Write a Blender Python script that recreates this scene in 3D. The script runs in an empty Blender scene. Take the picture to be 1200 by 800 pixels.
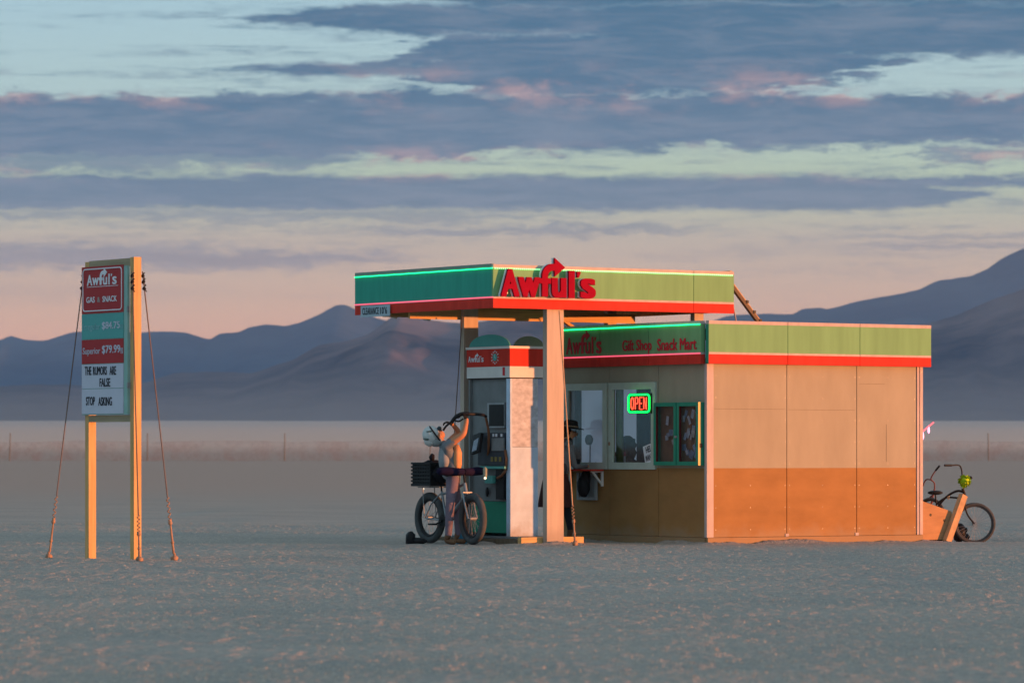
import bpy, bmesh, math, random
import numpy as np
from mathutils import Vector, Matrix, noise as mnoise

R = math.radians
random.seed(7)
SC = bpy.context.scene
COL = SC.collection

# ------------------------------------------------------------------ camera
FPX, HV, HC = 4800.0, 531.0, 1.28        # focal length in px (of 1200), horizon row, eye height
cam_d = bpy.data.cameras.new("camera")
cam_d.sensor_width = 36.0
cam_d.lens = 36.0 * FPX / 1200.0
cam_d.shift_y = (HV - 400.0) / 1200.0
cam_d.clip_start = 0.5
cam_d.clip_end = 60000.0
cam_d.dof.use_dof = True
cam_d.dof.focus_distance = 57.0
cam_d.dof.aperture_fstop = 4.2
cam = bpy.data.objects.new("camera", cam_d)
cam.location = (0, 0, HC)
cam.rotation_euler = (R(90), 0, 0)
COL.objects.link(cam)
SC.camera = cam

# ------------------------------------------------------------------ colour management
SC.view_settings.view_transform = 'Standard'
SC.view_settings.look = 'None'
SC.view_settings.gamma = 1.0
SC.view_settings.exposure = 0.58
SC.view_settings.use_curve_mapping = False
SC.render.engine = 'CYCLES'
SC.cycles.volume_bounces = 0
SC.cycles.max_bounces = 6
SC.cycles.transparent_max_bounces = 12
SC.cycles.use_denoising = True

# ------------------------------------------------------------------ sun
SUN_AZ = R(73.0)       # from "towards the camera" round to the right
SUN_EL = R(1.0)
sun_vec = Vector((math.sin(SUN_AZ) * math.cos(SUN_EL), -math.cos(SUN_AZ) * math.cos(SUN_EL), math.sin(SUN_EL)))
sd = bpy.data.lights.new("sun", 'SUN')
sd.energy = 5.0
sd.angle = R(0.5)
sd.color = (1.0, 0.34, 0.105)
sun = bpy.data.objects.new("sun", sd)
sun.rotation_euler = (-sun_vec).to_track_quat('-Z', 'Y').to_euler()
sun.location = (40, -20, 30)
COL.objects.link(sun)


# ------------------------------------------------------------------ node expression helper
class N:
    """tiny wrapper: arithmetic on node sockets"""
    def __init__(s, nt, sock): s.nt, s.k = nt, sock
    def _m(s, op, *a):
        n = s.nt.nodes.new('ShaderNodeMath'); n.operation = op
        for i, v in enumerate((s,) + a):
            if isinstance(v, N): s.nt.links.new(v.k, n.inputs[i])
            else: n.inputs[i].default_value = float(v)
        return N(s.nt, n.outputs[0])
    def __add__(s, o): return s._m('ADD', o)
    __radd__ = __add__
    def __sub__(s, o): return s._m('SUBTRACT', o)
    def __rsub__(s, o): return (s * -1.0) + o
    def __mul__(s, o): return s._m('MULTIPLY', o)
    __rmul__ = __mul__
    def __truediv__(s, o): return s._m('DIVIDE', o)
    def abs(s): return s._m('ABSOLUTE')
    def max(s, o): return s._m('MAXIMUM', o)
    def min(s, o): return s._m('MINIMUM', o)
    def clamp(s): return s.max(0.0).min(1.0)
    def smooth(s, a, b, lo=0.0, hi=1.0):
        n = s.nt.nodes.new('ShaderNodeMapRange'); n.interpolation_type = 'SMOOTHSTEP'
        s.nt.links.new(s.k, n.inputs['Value'])
        for nm, v in (('From Min', a), ('From Max', b), ('To Min', lo), ('To Max', hi)):
            if isinstance(v, N): s.nt.links.new(v.k, n.inputs[nm])
            else: n.inputs[nm].default_value = v
        return N(s.nt, n.outputs[0])
def ramp(nt, fac, stops, interp='LINEAR'):
    n = nt.nodes.new('ShaderNodeValToRGB'); n.color_ramp.interpolation = interp
    e = n.color_ramp.elements
    while len(e) < len(stops): e.new(0.5)
    for el, (p, c) in zip(e, stops):
        el.position = p; el.color = (c[0], c[1], c[2], 1)
    nt.links.new(fac.k if isinstance(fac, N) else fac, n.inputs[0])
    return n.outputs[0]
def mixc(nt, f, a, b, mode='MIX'):
    n = nt.nodes.new('ShaderNodeMix'); n.data_type = 'RGBA'; n.blend_type = mode
    if isinstance(f, N): nt.links.new(f.k, n.inputs[0])
    elif hasattr(f, 'links'): nt.links.new(f, n.inputs[0])
    else: n.inputs[0].default_value = f
    for i, v in ((6, a), (7, b)):
        if hasattr(v, 'links'): nt.links.new(v, n.inputs[i])
        else: n.inputs[i].default_value = (v[0], v[1], v[2], 1)
    return n.outputs[2]
def noise(nt, vec, scale, detail=4, rough=0.5, dist=0.0):
    n = nt.nodes.new('ShaderNodeTexNoise')
    n.inputs['Scale'].default_value = scale; n.inputs['Detail'].default_value = detail
    n.inputs['Roughness'].default_value = rough; n.inputs['Distortion'].default_value = dist
    if vec is not None: nt.links.new(vec, n.inputs['Vector'])
    return N(nt, n.outputs[0])
def comb(nt, x, y, z):
    n = nt.nodes.new('ShaderNodeCombineXYZ')
    for i, v in enumerate((x, y, z)):
        if isinstance(v, N): nt.links.new(v.k, n.inputs[i])
        else: n.inputs[i].default_value = v
    return n.outputs[0]
def lin(r, g, b):
    f = lambda c: (c / 255 / 12.92) if c <= 10 else ((c / 255 + 0.055) / 1.055) ** 2.4
    return (f(r), f(g), f(b))

# ------------------------------------------------------------------ sky
world = bpy.data.worlds.new("World")
SC.world = world
world.use_nodes = True
nt = world.node_tree
nt.nodes.clear()
wout = nt.nodes.new('ShaderNodeOutputWorld')
bg = nt.nodes.new('ShaderNodeBackground')
nt.links.new(bg.outputs[0], wout.inputs[0])
sky = nt.nodes.new('ShaderNodeTexSky')
sky.sky_type = 'NISHITA'; sky.sun_disc = False
sky.sun_elevation = SUN_EL
sky.sun_rotation = math.pi - SUN_AZ      # measured from +Y, clockwise
sky.air_density = 1.0; sky.dust_density = 0.6; sky.ozone_density = 2.0
tc = nt.nodes.new('ShaderNodeTexCoord')
sep = nt.nodes.new('ShaderNodeSeparateXYZ')
nt.links.new(tc.outputs['Generated'], sep.inputs[0])
dx, dy, dz = (N(nt, sep.outputs[i]) for i in range(3))
az = dx._m('ARCTAN2', dy)                 # 0 straight ahead, + to the right
el = dz._m('ARCSINE')
P = az * 48.0                             # hundreds of px
Q = el * 48.0
# soft warp
wv = comb(nt, P * 0.55, Q * 1.5, 0.0)
w1 = noise(nt, wv, 1.0, 5, 0.55) - 0.5
wv2 = comb(nt, P * 0.9, Q * 3.2, 4.3)
w2 = noise(nt, wv2, 1.7, 10, 0.68, 0.5) - 0.5
wv3 = comb(nt, P * 0.35, Q * 3.0, 9.1)
w3 = noise(nt, wv3, 2.2, 7, 0.6, 0.3) - 0.5
w4 = noise(nt, comb(nt, P * 2.2, Q * 7.0, 3.3), 1.3, 8, 0.7, 0.4) - 0.5
w5 = noise(nt, comb(nt, P * 0.30, Q * 5.5, 5.1), 1.5, 8, 0.62, 0.5)
def q_of(v): return (HV - v) / 100.0
def p_of(u): return (u - 600) / 100.0
def band(vtop, vbot, u0=None, u1=None, slope=0.0, soft=0.10, amp=0.5, end=1.4, k=1.0):
    """a long cloud bank: rows vtop..vbot of the sky, between azimuths u0..u1"""
    qc = (q_of(vtop) + q_of(vbot)) / 2; h = (vbot - vtop) / 200.0
    d = (Q + w2 * (amp + .05) + w4 * (.12 + amp * .35) + w1 * (amp * 0.5) - qc - P * slope).abs()
    hh = h
    e = None
    if u0 is not None: e = (P + w3 * 3.0).smooth(p_of(u0) - end, p_of(u0) + end)
    if u1 is not None:
        e2 = (P + w3 * 3.0).smooth(p_of(u1) - end, p_of(u1) + end, 1.0, 0.0)
        e = e2 if e is None else e * e2
    dd = d - hh if e is None else d - e * (hh + 0.12) + 0.12
    return dd.smooth(-soft, soft, k, 0.0)
clouds = [
    band(-60, 14, 420, None, soft=.10, amp=.25),
    band(6, 44, 300, None, soft=.06, amp=.22, end=1.8),
    band(40, 112, 470, 1010, slope=-.005, soft=.06, amp=.30, end=1.3),
    band(20, 72, 700, None, soft=.08, amp=.30, end=.8),
    band(76, 92, 260, 640, soft=.05, amp=.15, end=1.2),
    band(112, 188, -900, 620, slope=.0, soft=.06, amp=.34, end=1),
    band(106, 180, 380, 830, soft=.07, amp=.42, end=1),
    band(110, 170, 700, None, slope=-.004, soft=.06, amp=.42, end=1),
    band(176, 203, None, 420, soft=.10, amp=.55, end=.8, k=.85),
    band(206, 247, None, 1150, soft=.06, amp=.16, end=1.2),
    band(208, 222, 900, None, soft=.05, amp=.18, end=1.2),
    band(160, 178, 820, 1000, soft=.06, amp=.5, end=.8, k=.8),
    band(178, 194, 1050, None, soft=.06, amp=.5, end=.5, k=.8),
    band(246, 260, None, 700, soft=.08, amp=.35, end=2, k=.7),
    band(264, 276, 320, 900, soft=.06, amp=.35, end=2, k=.7),
    band(289, 316, None, 480, soft=.10, amp=.4, end=2, k=.85),
    band(276, 282, 880, None, soft=.05, amp=.2, end=1.5, k=.6), band(196, 200, None, 380, soft=.05, amp=.4, end=1, k=.6),
    band(288, 294, 900, None, soft=.05, amp=.12, end=1.5, k=.7),
    band(336, 352, None, 300, soft=.14, amp=.3, end=2, k=.3),
]
cm = clouds[0]
for c in clouds[1:]: cm = cm.max(c)
wisp = w5.smooth(0.46, 0.64) * (w4 + .5).smooth(0.3, 0.7)
cm = cm.max(wisp * Q.smooth(1.4, 2.6) * 0.55)
# clear-sky gradient (0..7 hundreds of px above the horizon)
clear = ramp(nt, Q / 7.0, [
    (0.00, lin(236, 160, 124)), (0.16, lin(232, 168, 130)), (0.26, lin(216, 174, 140)), (0.36, lin(198, 178, 150)),
    (0.46, lin(184, 198, 162)), (0.60, lin(172, 196, 190)), (0.78, lin(158, 190, 198)), (1.0, lin(142, 180, 198))])
cl_lo = ramp(nt, Q / 7.0, [
    (0.20, lin(170, 142, 126)), (0.33, lin(142, 132, 132)), (0.42, lin(98, 118, 130)), (0.52, lin(78, 108, 128)),
    (0.62, lin(56, 98, 122)), (0.80, lin(44, 94, 120)), (1.0, lin(44, 92, 120))])
# inner variation of the cloud banks, and the rosy tops still in the sun
var = noise(nt, comb(nt, P * 0.5, Q * 3.4, 2.0), 1.8, 10, 0.68, 0.5)
cl = mixc(nt, var.smooth(0.38, 0.68) * 0.6, cl_lo, mixc(nt, 0.42, cl_lo, lin(160, 158, 164)))
rose = noise(nt, comb(nt, P * 0.75, Q * 2.4, 7.7), 1.1, 4, 0.55).smooth(0.45, 0.63)
puff = noise(nt, comb(nt, P * 2.6, Q * 5.0, 1.7), 1.0, 6, 0.6).smooth(0.32, 0.58)
edge = cm.smooth(0.15, 0.6) * cm.smooth(0.7, 1.0, 1.0, 0.6)
lev = (Q - q_of(108)).abs().smooth(0.0, 0.42, 1.0, 0.0).max((Q - q_of(192)).abs().smooth(0.05, 0.30, 0.9, 0.0))
cl = mixc(nt, rose * 0.68 * puff * lev * edge.max(0.45), cl, lin(222, 164, 146))
near_sky = mixc(nt, cm, clear, cl)
# the rest of the dome: Nishita dusk sky under broken cloud
hi_n = noise(nt, comb(nt, dx * 2.0, dy * 5.0, dz * 3.0), 1.4, 4, 0.55).smooth(0.4, 0.62)
nmul = nt.nodes.new('ShaderNodeVectorMath'); nmul.operation = 'MULTIPLY'
nt.links.new(sky.outputs[0], nmul.inputs[0]); nmul.inputs[1].default_value = (0.29, 0.36, 0.36)
hi = mixc(nt, hi_n * 0.65 + .1, nmul.outputs[0], lin(184, 211, 218))
near_sky = mixc(nt, 1.0, near_sky, (.93, .94, .96), 'MULTIPLY')
near_sky = mixc(nt, (az * -1.0).smooth(0.45, 1.1), near_sky, lin(128, 170, 184))
final = mixc(nt, el.smooth(R(6.8), R(15)), near_sky, hi)
nt.links.new(final, bg.inputs[0])
bg.inputs[1].default_value = 1.0


# ------------------------------------------------------------------ materials
MATS = {}
def mat(name, col, rough=0.7, var=0.12, scale=3.0, stretch=(1, 1, 1), bump=0.0, bscale=40.0, metal=0.0, dirt=None, dirt_h=0.35, spec=0.12):
    if name in MATS: return MATS[name]
    m = bpy.data.materials.new(name); m.use_nodes = True
    t = m.node_tree; b = t.nodes['Principled BSDF']
    co = t.nodes.new('ShaderNodeTexCoord')
    mp = t.nodes.new('ShaderNodeMapping'); mp.inputs['Scale'].default_value = stretch
    t.links.new(co.outputs['Object'], mp.inputs[0])
    n = noise(t, mp.outputs[0], scale, 5, 0.6)
    dark = tuple(c * (1 - var) for c in col); lite = tuple(min(1, c * (1 + var)) for c in col)
    c = ramp(t, n, [(0.3, dark), (0.7, lite)])
    if dirt:
        g = t.nodes.new('ShaderNodeNewGeometry'); sp = t.nodes.new('ShaderNodeSeparateXYZ')
        t.links.new(g.outputs['Position'], sp.inputs[0])
        dn = noise(t, co.outputs['Object'], 4.0, 4, 0.6)
        f = (N(t, sp.outputs[2]) + (dn - 0.5) * 0.4).smooth(0.05, dirt_h, 0.65, 0.0)
        c = mixc(t, f, c, dirt)
    t.links.new(c, b.inputs['Base Color'])
    b.inputs['Roughness'].default_value = rough
    b.inputs['Metallic'].default_value = metal
    b.inputs['Specular IOR Level'].default_value = spec
    if bump:
        bn = noise(t, mp.outputs[0], bscale, 4, 0.6)
        bp = t.nodes.new('ShaderNodeBump'); bp.inputs['Strength'].default_value = bump; bp.inputs['Distance'].default_value = 0.01
        t.links.new(bn.k, bp.inputs['Height']); t.links.new(bp.outputs[0], b.inputs['Normal'])
    MATS[name] = m
    return m
def emit(name, col, strength, base=None):
    if name in MATS: return MATS[name]
    m = bpy.data.materials.new(name); m.use_nodes = True
    b = m.node_tree.nodes['Principled BSDF']
    b.inputs['Base Color'].default_value = (*(base or col), 1)
    b.inputs['Emission Color'].default_value = (*col, 1)
    b.inputs['Emission Strength'].default_value = strength
    MATS[name] = m
    return m
def glass(name, refl=0.16, tint=(0.9, 0.92, 0.95)):
    if name in MATS: return MATS[name]
    m = bpy.data.materials.new(name); m.use_nodes = True
    t = m.node_tree; t.nodes.clear()
    o = t.nodes.new('ShaderNodeOutputMaterial'); mx = t.nodes.new('ShaderNodeMixShader')
    tr = t.nodes.new('ShaderNodeBsdfTransparent'); tr.inputs[0].default_value = (*tint, 1)
    gl = t.nodes.new('ShaderNodeBsdfGlossy'); gl.inputs['Roughness'].default_value = 0.03
    fr = t.nodes.new('ShaderNodeLayerWeight'); fr.inputs[0].default_value = 0.5
    f = N(t, fr.outputs[1])._m('POWER', 4.0) * 0.8 + refl
    t.links.new(f.clamp().k, mx.inputs[0]); t.links.new(tr.outputs[0], mx.inputs[1]); t.links.new(gl.outputs[0], mx.inputs[2])
    t.links.new(mx.outputs[0], o.inputs[0])
    MATS[name] = m
    return m
DUST = (0.33, 0.27, 0.22)
GREEN = mat('mint green paint', (0.195, 0.40, 0.19), 0.8, 0.10, 2.0, (3, 3, 0.35), 0.15, 60)
GREEN2 = mat('deep green paint', (0.03, 0.26, 0.17), 0.55, 0.10, 3.0)
TEAL = mat('teal paint', (0.10, 0.36, 0.33), 0.55, 0.08, 3.0)
RED = mat('red paint', (0.60, 0.045, 0.03), 0.8, 0.12, 2.5, (3, 3, 0.5), 0.1, 60)
WHITEP = mat('white paint', (0.72, 0.68, 0.66), 0.6, 0.07, 4.0, (1, 1, 1), 0.1, 60, dirt=DUST)
TRIMP = mat('pale trim paint', (0.50, 0.41, 0.39), 0.65, 0.12, 5.0, (2, 2, .5), 0.1, 60)
TAN = mat('tan paint', (0.355, 0.325, 0.245), 0.75, 0.09, 1.6, (1.5, 1.5, .5), 0.12, 50)
BROWN = mat('brown paint', (0.33, 0.175, 0.065), 0.75, 0.13, 1.6, (1, 1, 2.2), 0.12, 50, dirt=(0.34, 0.24, 0.15), dirt_h=0.3)
SEAM = mat('dark gap', (0.03, 0.025, 0.02), 0.9, 0.1)
WOOD = mat('fresh lumber', (0.60, 0.37, 0.16), 0.65, 0.22, 2.0, (9, 9, 0.7), 0.25, 18)
WOODX = mat('lumber lengthwise', (0.60, 0.37, 0.16), 0.65, 0.22, 2.0, (0.7, 9, 9), 0.25, 18)
POSTW = mat('painted post boards', (0.50, 0.41, 0.34), 0.65, 0.10, 2.0, (8, 8, 0.6), 0.2, 20, dirt=DUST)
DARKWOOD = mat('weathered board', (0.16, 0.12, 0.085), 0.8, 0.25, 2.5, (6, 6, 1), 0.3, 20)
PLY = mat('plywood', (0.42, 0.23, 0.115), 0.7, 0.16, 2.2, (1, 6, 6), 0.2, 20)
STEEL = mat('brushed aluminium', (0.52, 0.66, 0.84), 0.7, 0.12, 4.0, (1, 1, 1), 0.1, 30, dirt=DUST, spec=.15)
METALG = mat('grey metal', (0.30, 0.31, 0.33), 0.45, 0.12, 6.0, metal=0.5)
RUST = mat('rusty chain', (0.36, 0.22, 0.15), 0.7, 0.3, 12.0, metal=0.2)
CABLE = mat('steel cable', (0.16, 0.12, 0.11), 0.6, 0.15, 12.0)
ROPE = mat('tan rope', (0.50, 0.32, 0.20), 0.8, 0.15, 30.0)
BLACK = mat('black plastic', (0.02, 0.02, 0.023), 0.45, 0.2, 5.0)
RUBBER = mat('dusty rubber', (0.075, 0.078, 0.082), 0.85, 0.25, 6.0)
GREYP = mat('grey panel', (0.20, 0.21, 0.22), 0.6, 0.12, 4.0)
BGLASS = glass('window glass', 0.03)
LED_G = emit('green led', (0.01, 1.0, 0.30), 1.9)
LED_GD = emit('green led bead', (0.25, 1.0, 0.35), 1.8)
LED_R = emit('pink led', (1.0, 0.08, 0.16), 0.8, (0.8, 0.2, 0.25))
NEON_G = emit('green neon', (0.0, 1.0, 0.10), 1.7)
NEON_R = emit('red neon', (1.0, 0.06, 0.03), 2.0)
SKIN = mat('skin', (0.50, 0.22, 0.12), 0.55, 0.08, 8.0)
LETTER = mat('crimson letter faces', (0.30, 0.002, 0.02), 0.9, 0.10, 6.0)
WHITELET = mat('white lettering', (0.74, 0.74, 0.80), 0.6, 0.06, 6.0)
REDLET = mat('dark red lettering', (0.62, 0.035, 0.05), 0.6, 0.10, 6.0)
INK = mat('black ink', (0.02, 0.02, 0.03), 0.6, 0.1, 6.0)


# ------------------------------------------------------------------ mesh helpers
class MB:
    def __init__(s, off=(0, 0, 0)):
        s.v, s.f, s.m, s.sm = [], [], [], []
        s.mats = []; s.off = Vector(off); s.cur = 0
    def use(s, m):
        if m not in s.mats: s.mats.append(m)
        s.cur = s.mats.index(m); return s
    def add(s, vs, fs, smooth=False):
        b = len(s.v)
        s.v += [tuple(Vector(v) - s.off) for v in vs]
        for f in fs: s.f.append([i + b for i in f]); s.m.append(s.cur); s.sm.append(smooth)
        return s
    def box(s, x0, x1, y0, y1, z0, z1):
        vs = [(x, y, z) for z in (z0, z1) for (x, y) in ((x0, y0), (x1, y0), (x1, y1), (x0, y1))]
        return s.add(vs, [(3, 2, 1, 0), (4, 5, 6, 7), (0, 1, 5, 4), (1, 2, 6, 5), (2, 3, 7, 6), (3, 0, 4, 7)])
    def beam(s, a, b, w, h, up=(0, 0, 1)):
        a, b = Vector(a), Vector(b); d = (b - a).normalized()
        x = d.cross(Vector(up))
        if x.length < 1e-4: x = d.cross(Vector((0, 1, 0)))
        x.normalize(); y = x.cross(d)
        vs = []
        for p in (a, b):
            for i, j in ((-1, -1), (1, -1), (1, 1), (-1, 1)): vs.append(p + x * i * w / 2 + y * j * h / 2)
        return s.add(vs, [(3, 2, 1, 0), (4, 5, 6, 7), (0, 1, 5, 4), (1, 2, 6, 5), (2, 3, 7, 6), (3, 0, 4, 7)])
    def tube(s, pts, r, n=8, closed=False, smooth=True):
        pts = [Vector(p) for p in pts]; rs = r if isinstance(r, (list, tuple)) else [r] * len(pts)
        k = len(pts); rings = []; prev = None
        for i, p in enumerate(pts):
            if closed: d = pts[(i + 1) % k] - pts[i - 1]
            else: d = pts[min(i + 1, k - 1)] - pts[max(i - 1, 0)]
            d.normalize()
            if prev is None:
                x = d.cross(Vector((0, 0, 1)))
                if x.length < 0.1: x = d.cross(Vector((0, 1, 0)))
            else: x = prev - d * prev.dot(d)
            x.normalize(); prev = x; y = d.cross(x)
            rings.append([p + (x * math.cos(2 * math.pi * j / n) + y * math.sin(2 * math.pi * j / n)) * rs[i] for j in range(n)])
        vs = [q for rg in rings for q in rg]; fs = []
        for i in range(k if closed else k - 1):
            a, b = i * n, ((i + 1) % k) * n
            for j in range(n): fs.append((a + j, a + (j + 1) % n, b + (j + 1) % n, b + j))
        s.add(vs, fs, smooth)
        if not closed: s.add(rings[0], [tuple(range(n))[::-1]]); s.add(rings[-1], [tuple(range(n))])
        return s
    def prism(s, outline, y0, y1):
        """outline in (x,z), thickness along y"""
        n = len(outline)
        vs = [(x, y0, z) for x, z in outline] + [(x, y1, z) for x, z in outline]
        fs = [tuple(range(n)), tuple(range(n, 2 * n))[::-1]]
        fs += [(i, i + n, (i + 1) % n + n, (i + 1) % n) for i in range(n)]
        return s.add(vs, fs)
    def ball(s, c, r, seg=12, rings=8, sx=1, sy=1, sz=1, jit=0.0, smooth=True):
        c = Vector(c); vs = [c + Vector((0, 0, r * sz))]
        for i in range(1, rings):
            th = math.pi * i / rings
            for j in range(seg):
                ph = 2 * math.pi * j / seg; k = 1 + random.uniform(-jit, jit)
                vs.append(c + Vector((r * sx * math.sin(th) * math.cos(ph) * k, r * sy * math.sin(th) * math.sin(ph) * k, r * sz * math.cos(th) * k)))
        vs.append(c - Vector((0, 0, r * sz))); L = len(vs) - 1; fs = []
        for j in range(seg): fs.append((0, 1 + j, 1 + (j + 1) % seg))
        for i in range(rings - 2):
            for j in range(seg):
                a = 1 + i * seg; b = a + seg
                fs.append((a + j, b + j, b + (j + 1) % seg, a + (j + 1) % seg))
        a = 1 + (rings - 2) * seg
        for j in range(seg): fs.append((L, a + (j + 1) % seg, a + j))
        return s.add(vs, fs, smooth)
    def mesh(s, me):
        s.add([v.co for v in me.vertices], [tuple(p.vertices) for p in me.polygons]); return s
    def build(s, name, parent=None, bevel=0.0):
        me = bpy.data.meshes.new(name); me.from_pydata(s.v, [], s.f)
        for m in s.mats: me.materials.append(m)
        me.polygons.foreach_set('material_index', s.m); me.polygons.foreach_set('use_smooth', s.sm)
        bm = bmesh.new(); bm.from_mesh(me); bmesh.ops.recalc_face_normals(bm, faces=bm.faces); bm.to_mesh(me); bm.free()
        me.update()
        o = bpy.data.objects.new(name, me); COL.objects.link(o)
        if parent: o.parent = parent
        if bevel:
            bv = o.modifiers.new('bevel', 'BEVEL'); bv.width = bevel; bv.segments = 2; bv.limit_method = 'ANGLE'
        return o
def tag(o, label=None, cat=None, group=None, kind=None):
    if label: o['label'] = label
    if cat: o['category'] = cat
    if group: o['group'] = group
    if kind: o['kind'] = kind
    return o
def thing(name, label, cat, loc=(0, 0, 0), rotz=0.0, group=None):
    o = bpy.data.objects.new(name, None); COL.objects.link(o)
    o.empty_display_size = 0.2
    o.location = loc; o.rotation_euler = (0, 0, rotz)
    return tag(o, label, cat, group)
PHI = R(34.0)
A = Vector((math.cos(PHI), math.sin(PHI), 0)); B = Vector((-math.sin(PHI), math.cos(PHI), 0))
C0 = Vector((2.743, 57.5, 0))
def W(s, t, z=0.0): return C0 + A * s + B * t + Vector((0, 0, z))      # building frame -> world
def PX(u, v, Y): return Vector(((u - 600) / FPX * Y, Y, HC - (v - HV) / FPX * Y))

# lettering ---------------------------------------------------------
def text_mesh(body, bold=0.0, depth=0.0, spacing=1.0):
    c = bpy.data.curves.new('lettering', 'FONT'); c.body = body; c.size = 1.0
    c.offset = bold; c.extrude = depth / 2; c.space_character = spacing; c.resolution_u = 3
    o = bpy.data.objects.new('lettering', c); COL.objects.link(o)
    dg = bpy.context.evaluated_depsgraph_get(); dg.update()
    me = bpy.data.meshes.new_from_object(o.evaluated_get(dg))
    bpy.data.objects.remove(o); bpy.data.curves.remove(c)
    return me
def put_text(mb, body, w, h, place, bold=0.0, depth=0.004, spacing=1.0):
    """fit the text into w x h; place(x, z, y) -> world/local, y towards the reader"""
    me = text_mesh(body, 0.0, 0.02, spacing)
    vs = np.array([tuple(v.co) for v in me.vertices]); lo, hi = vs.min(0), vs.max(0)
    if bold > 0.005:
        nb = 3 if bold > .02 else 2
        for i in range(nb):
            for jz in (-1, 1):
                dx_ = (i / (nb - 1) - .5) * bold * 1.7 * min(w / (hi[0] - lo[0]), h / (hi[1] - lo[1])); dz_ = jz * bold * .35 / (hi[1] - lo[1]) * h; dd_ = .00035 * (i * 2 + (jz > 0))
                out = [place((v[0] - lo[0]) / (hi[0] - lo[0]) * w + dx_, (v[1] - lo[1]) / (hi[1] - lo[1]) * h + dz_, (v[2] + 0.01) / 0.02 * depth + dd_) for v in vs]
                mb.add(out, [tuple(p.vertices) for p in me.polygons])
        bpy.data.meshes.remove(me); return
    out = [place((v[0] - lo[0]) / (hi[0] - lo[0]) * w, (v[1] - lo[1]) / (hi[1] - lo[1]) * h, (v[2] + 0.01) / 0.02 * depth) for v in vs]
    mb.add(out, [tuple(p.vertices) for p in me.polygons])
    bpy.data.meshes.remove(me)
def arrow_f(w0, x0, base, xh, cap, top, stem):
    """outline pieces (x,z) of an f whose hook bends over into an arrow; returns list of convex-ish outlines"""
    s2 = stem
    pieces = []
    cx, cz, ro, ri = x0 + s2 + w0 * 0.30, cap - (w0 * 0.30) , w0 * 0.30 + s2, w0 * 0.30
    pieces.append([(x0, base), (x0 + s2, base), (x0 + s2, cz), (x0, cz)])
    n = 8
    for i in range(n):
        a0, a1 = math.pi - math.pi / 2 * i / n, math.pi - math.pi / 2 * (i + 1) / n
        pieces.append([(cx + ri * math.cos(a0), cz + ri * math.sin(a0)), (cx + ro * math.cos(a0), cz + ro * math.sin(a0)),
                       (cx + ro * math.cos(a1), cz + ro * math.sin(a1)), (cx + ri * math.cos(a1), cz + ri * math.sin(a1))])
    zm = cz + (ro + ri) / 2; hx = cx + w0 * 0.12
    pieces.append([(cx, cz + ri), (cx, cz + ro), (hx, cz + ro), (hx, cz + ri)])
    ah = s2 * 1.35
    pieces.append([(hx, zm - ah), (hx, zm + ah), (hx + ah * 1.35, zm)])
    pieces.append([(x0 - s2 * 0.45, xh - s2 * 0.75), (x0 - s2 * 0.45, xh), (x0, xh), (x0, xh - s2 * 0.75)])
    pieces.append([(x0 + s2, xh - s2 * 0.75), (x0 + s2, xh), (x0 + s2 * 1.55, xh), (x0 + s2 * 1.55, xh - s2 * 0.75)])
    return pieces
def awfuls(mb, w, cap, place, depth=0.004, bold=0.03):
    """the word 'Awful's', its f bent into an arrow; w = full width, cap = cap height"""
    xh = cap * 0.70
    k = w / 100.0
    def T(body, x0, x1, h): put_text(mb, body, (x1 - x0) * k, h, lambda x, z, y: place(x + x0 * k, z, y), bold, depth)
    T("A", 1, 17.5, cap); T("w", 19, 39.5, xh)
    T("u", 55, 67.5, xh); T("l", 73.2, 76.2, cap); T("s", 86, 99, xh * 1.02)
    # apostrophe
    def slab(o):
        n = len(o)
        mb.add([place(x, z, 0) for x, z in o] + [place(x, z, depth) for x, z in o],
               [tuple(range(n)), tuple(range(n, 2 * n))[::-1]] + [(i, i + n, (i + 1) % n + n, (i + 1) % n) for i in range(n)])
    slab([(80.8 * k, cap * .76), (82.4 * k, cap * .76), (85 * k, cap), (80.3 * k, cap)])
    for o in arrow_f(17 * k, 43 * k, 0.0, xh, cap * 1.0, cap * 1.25, 6.2 * k): slab(o)

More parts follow.
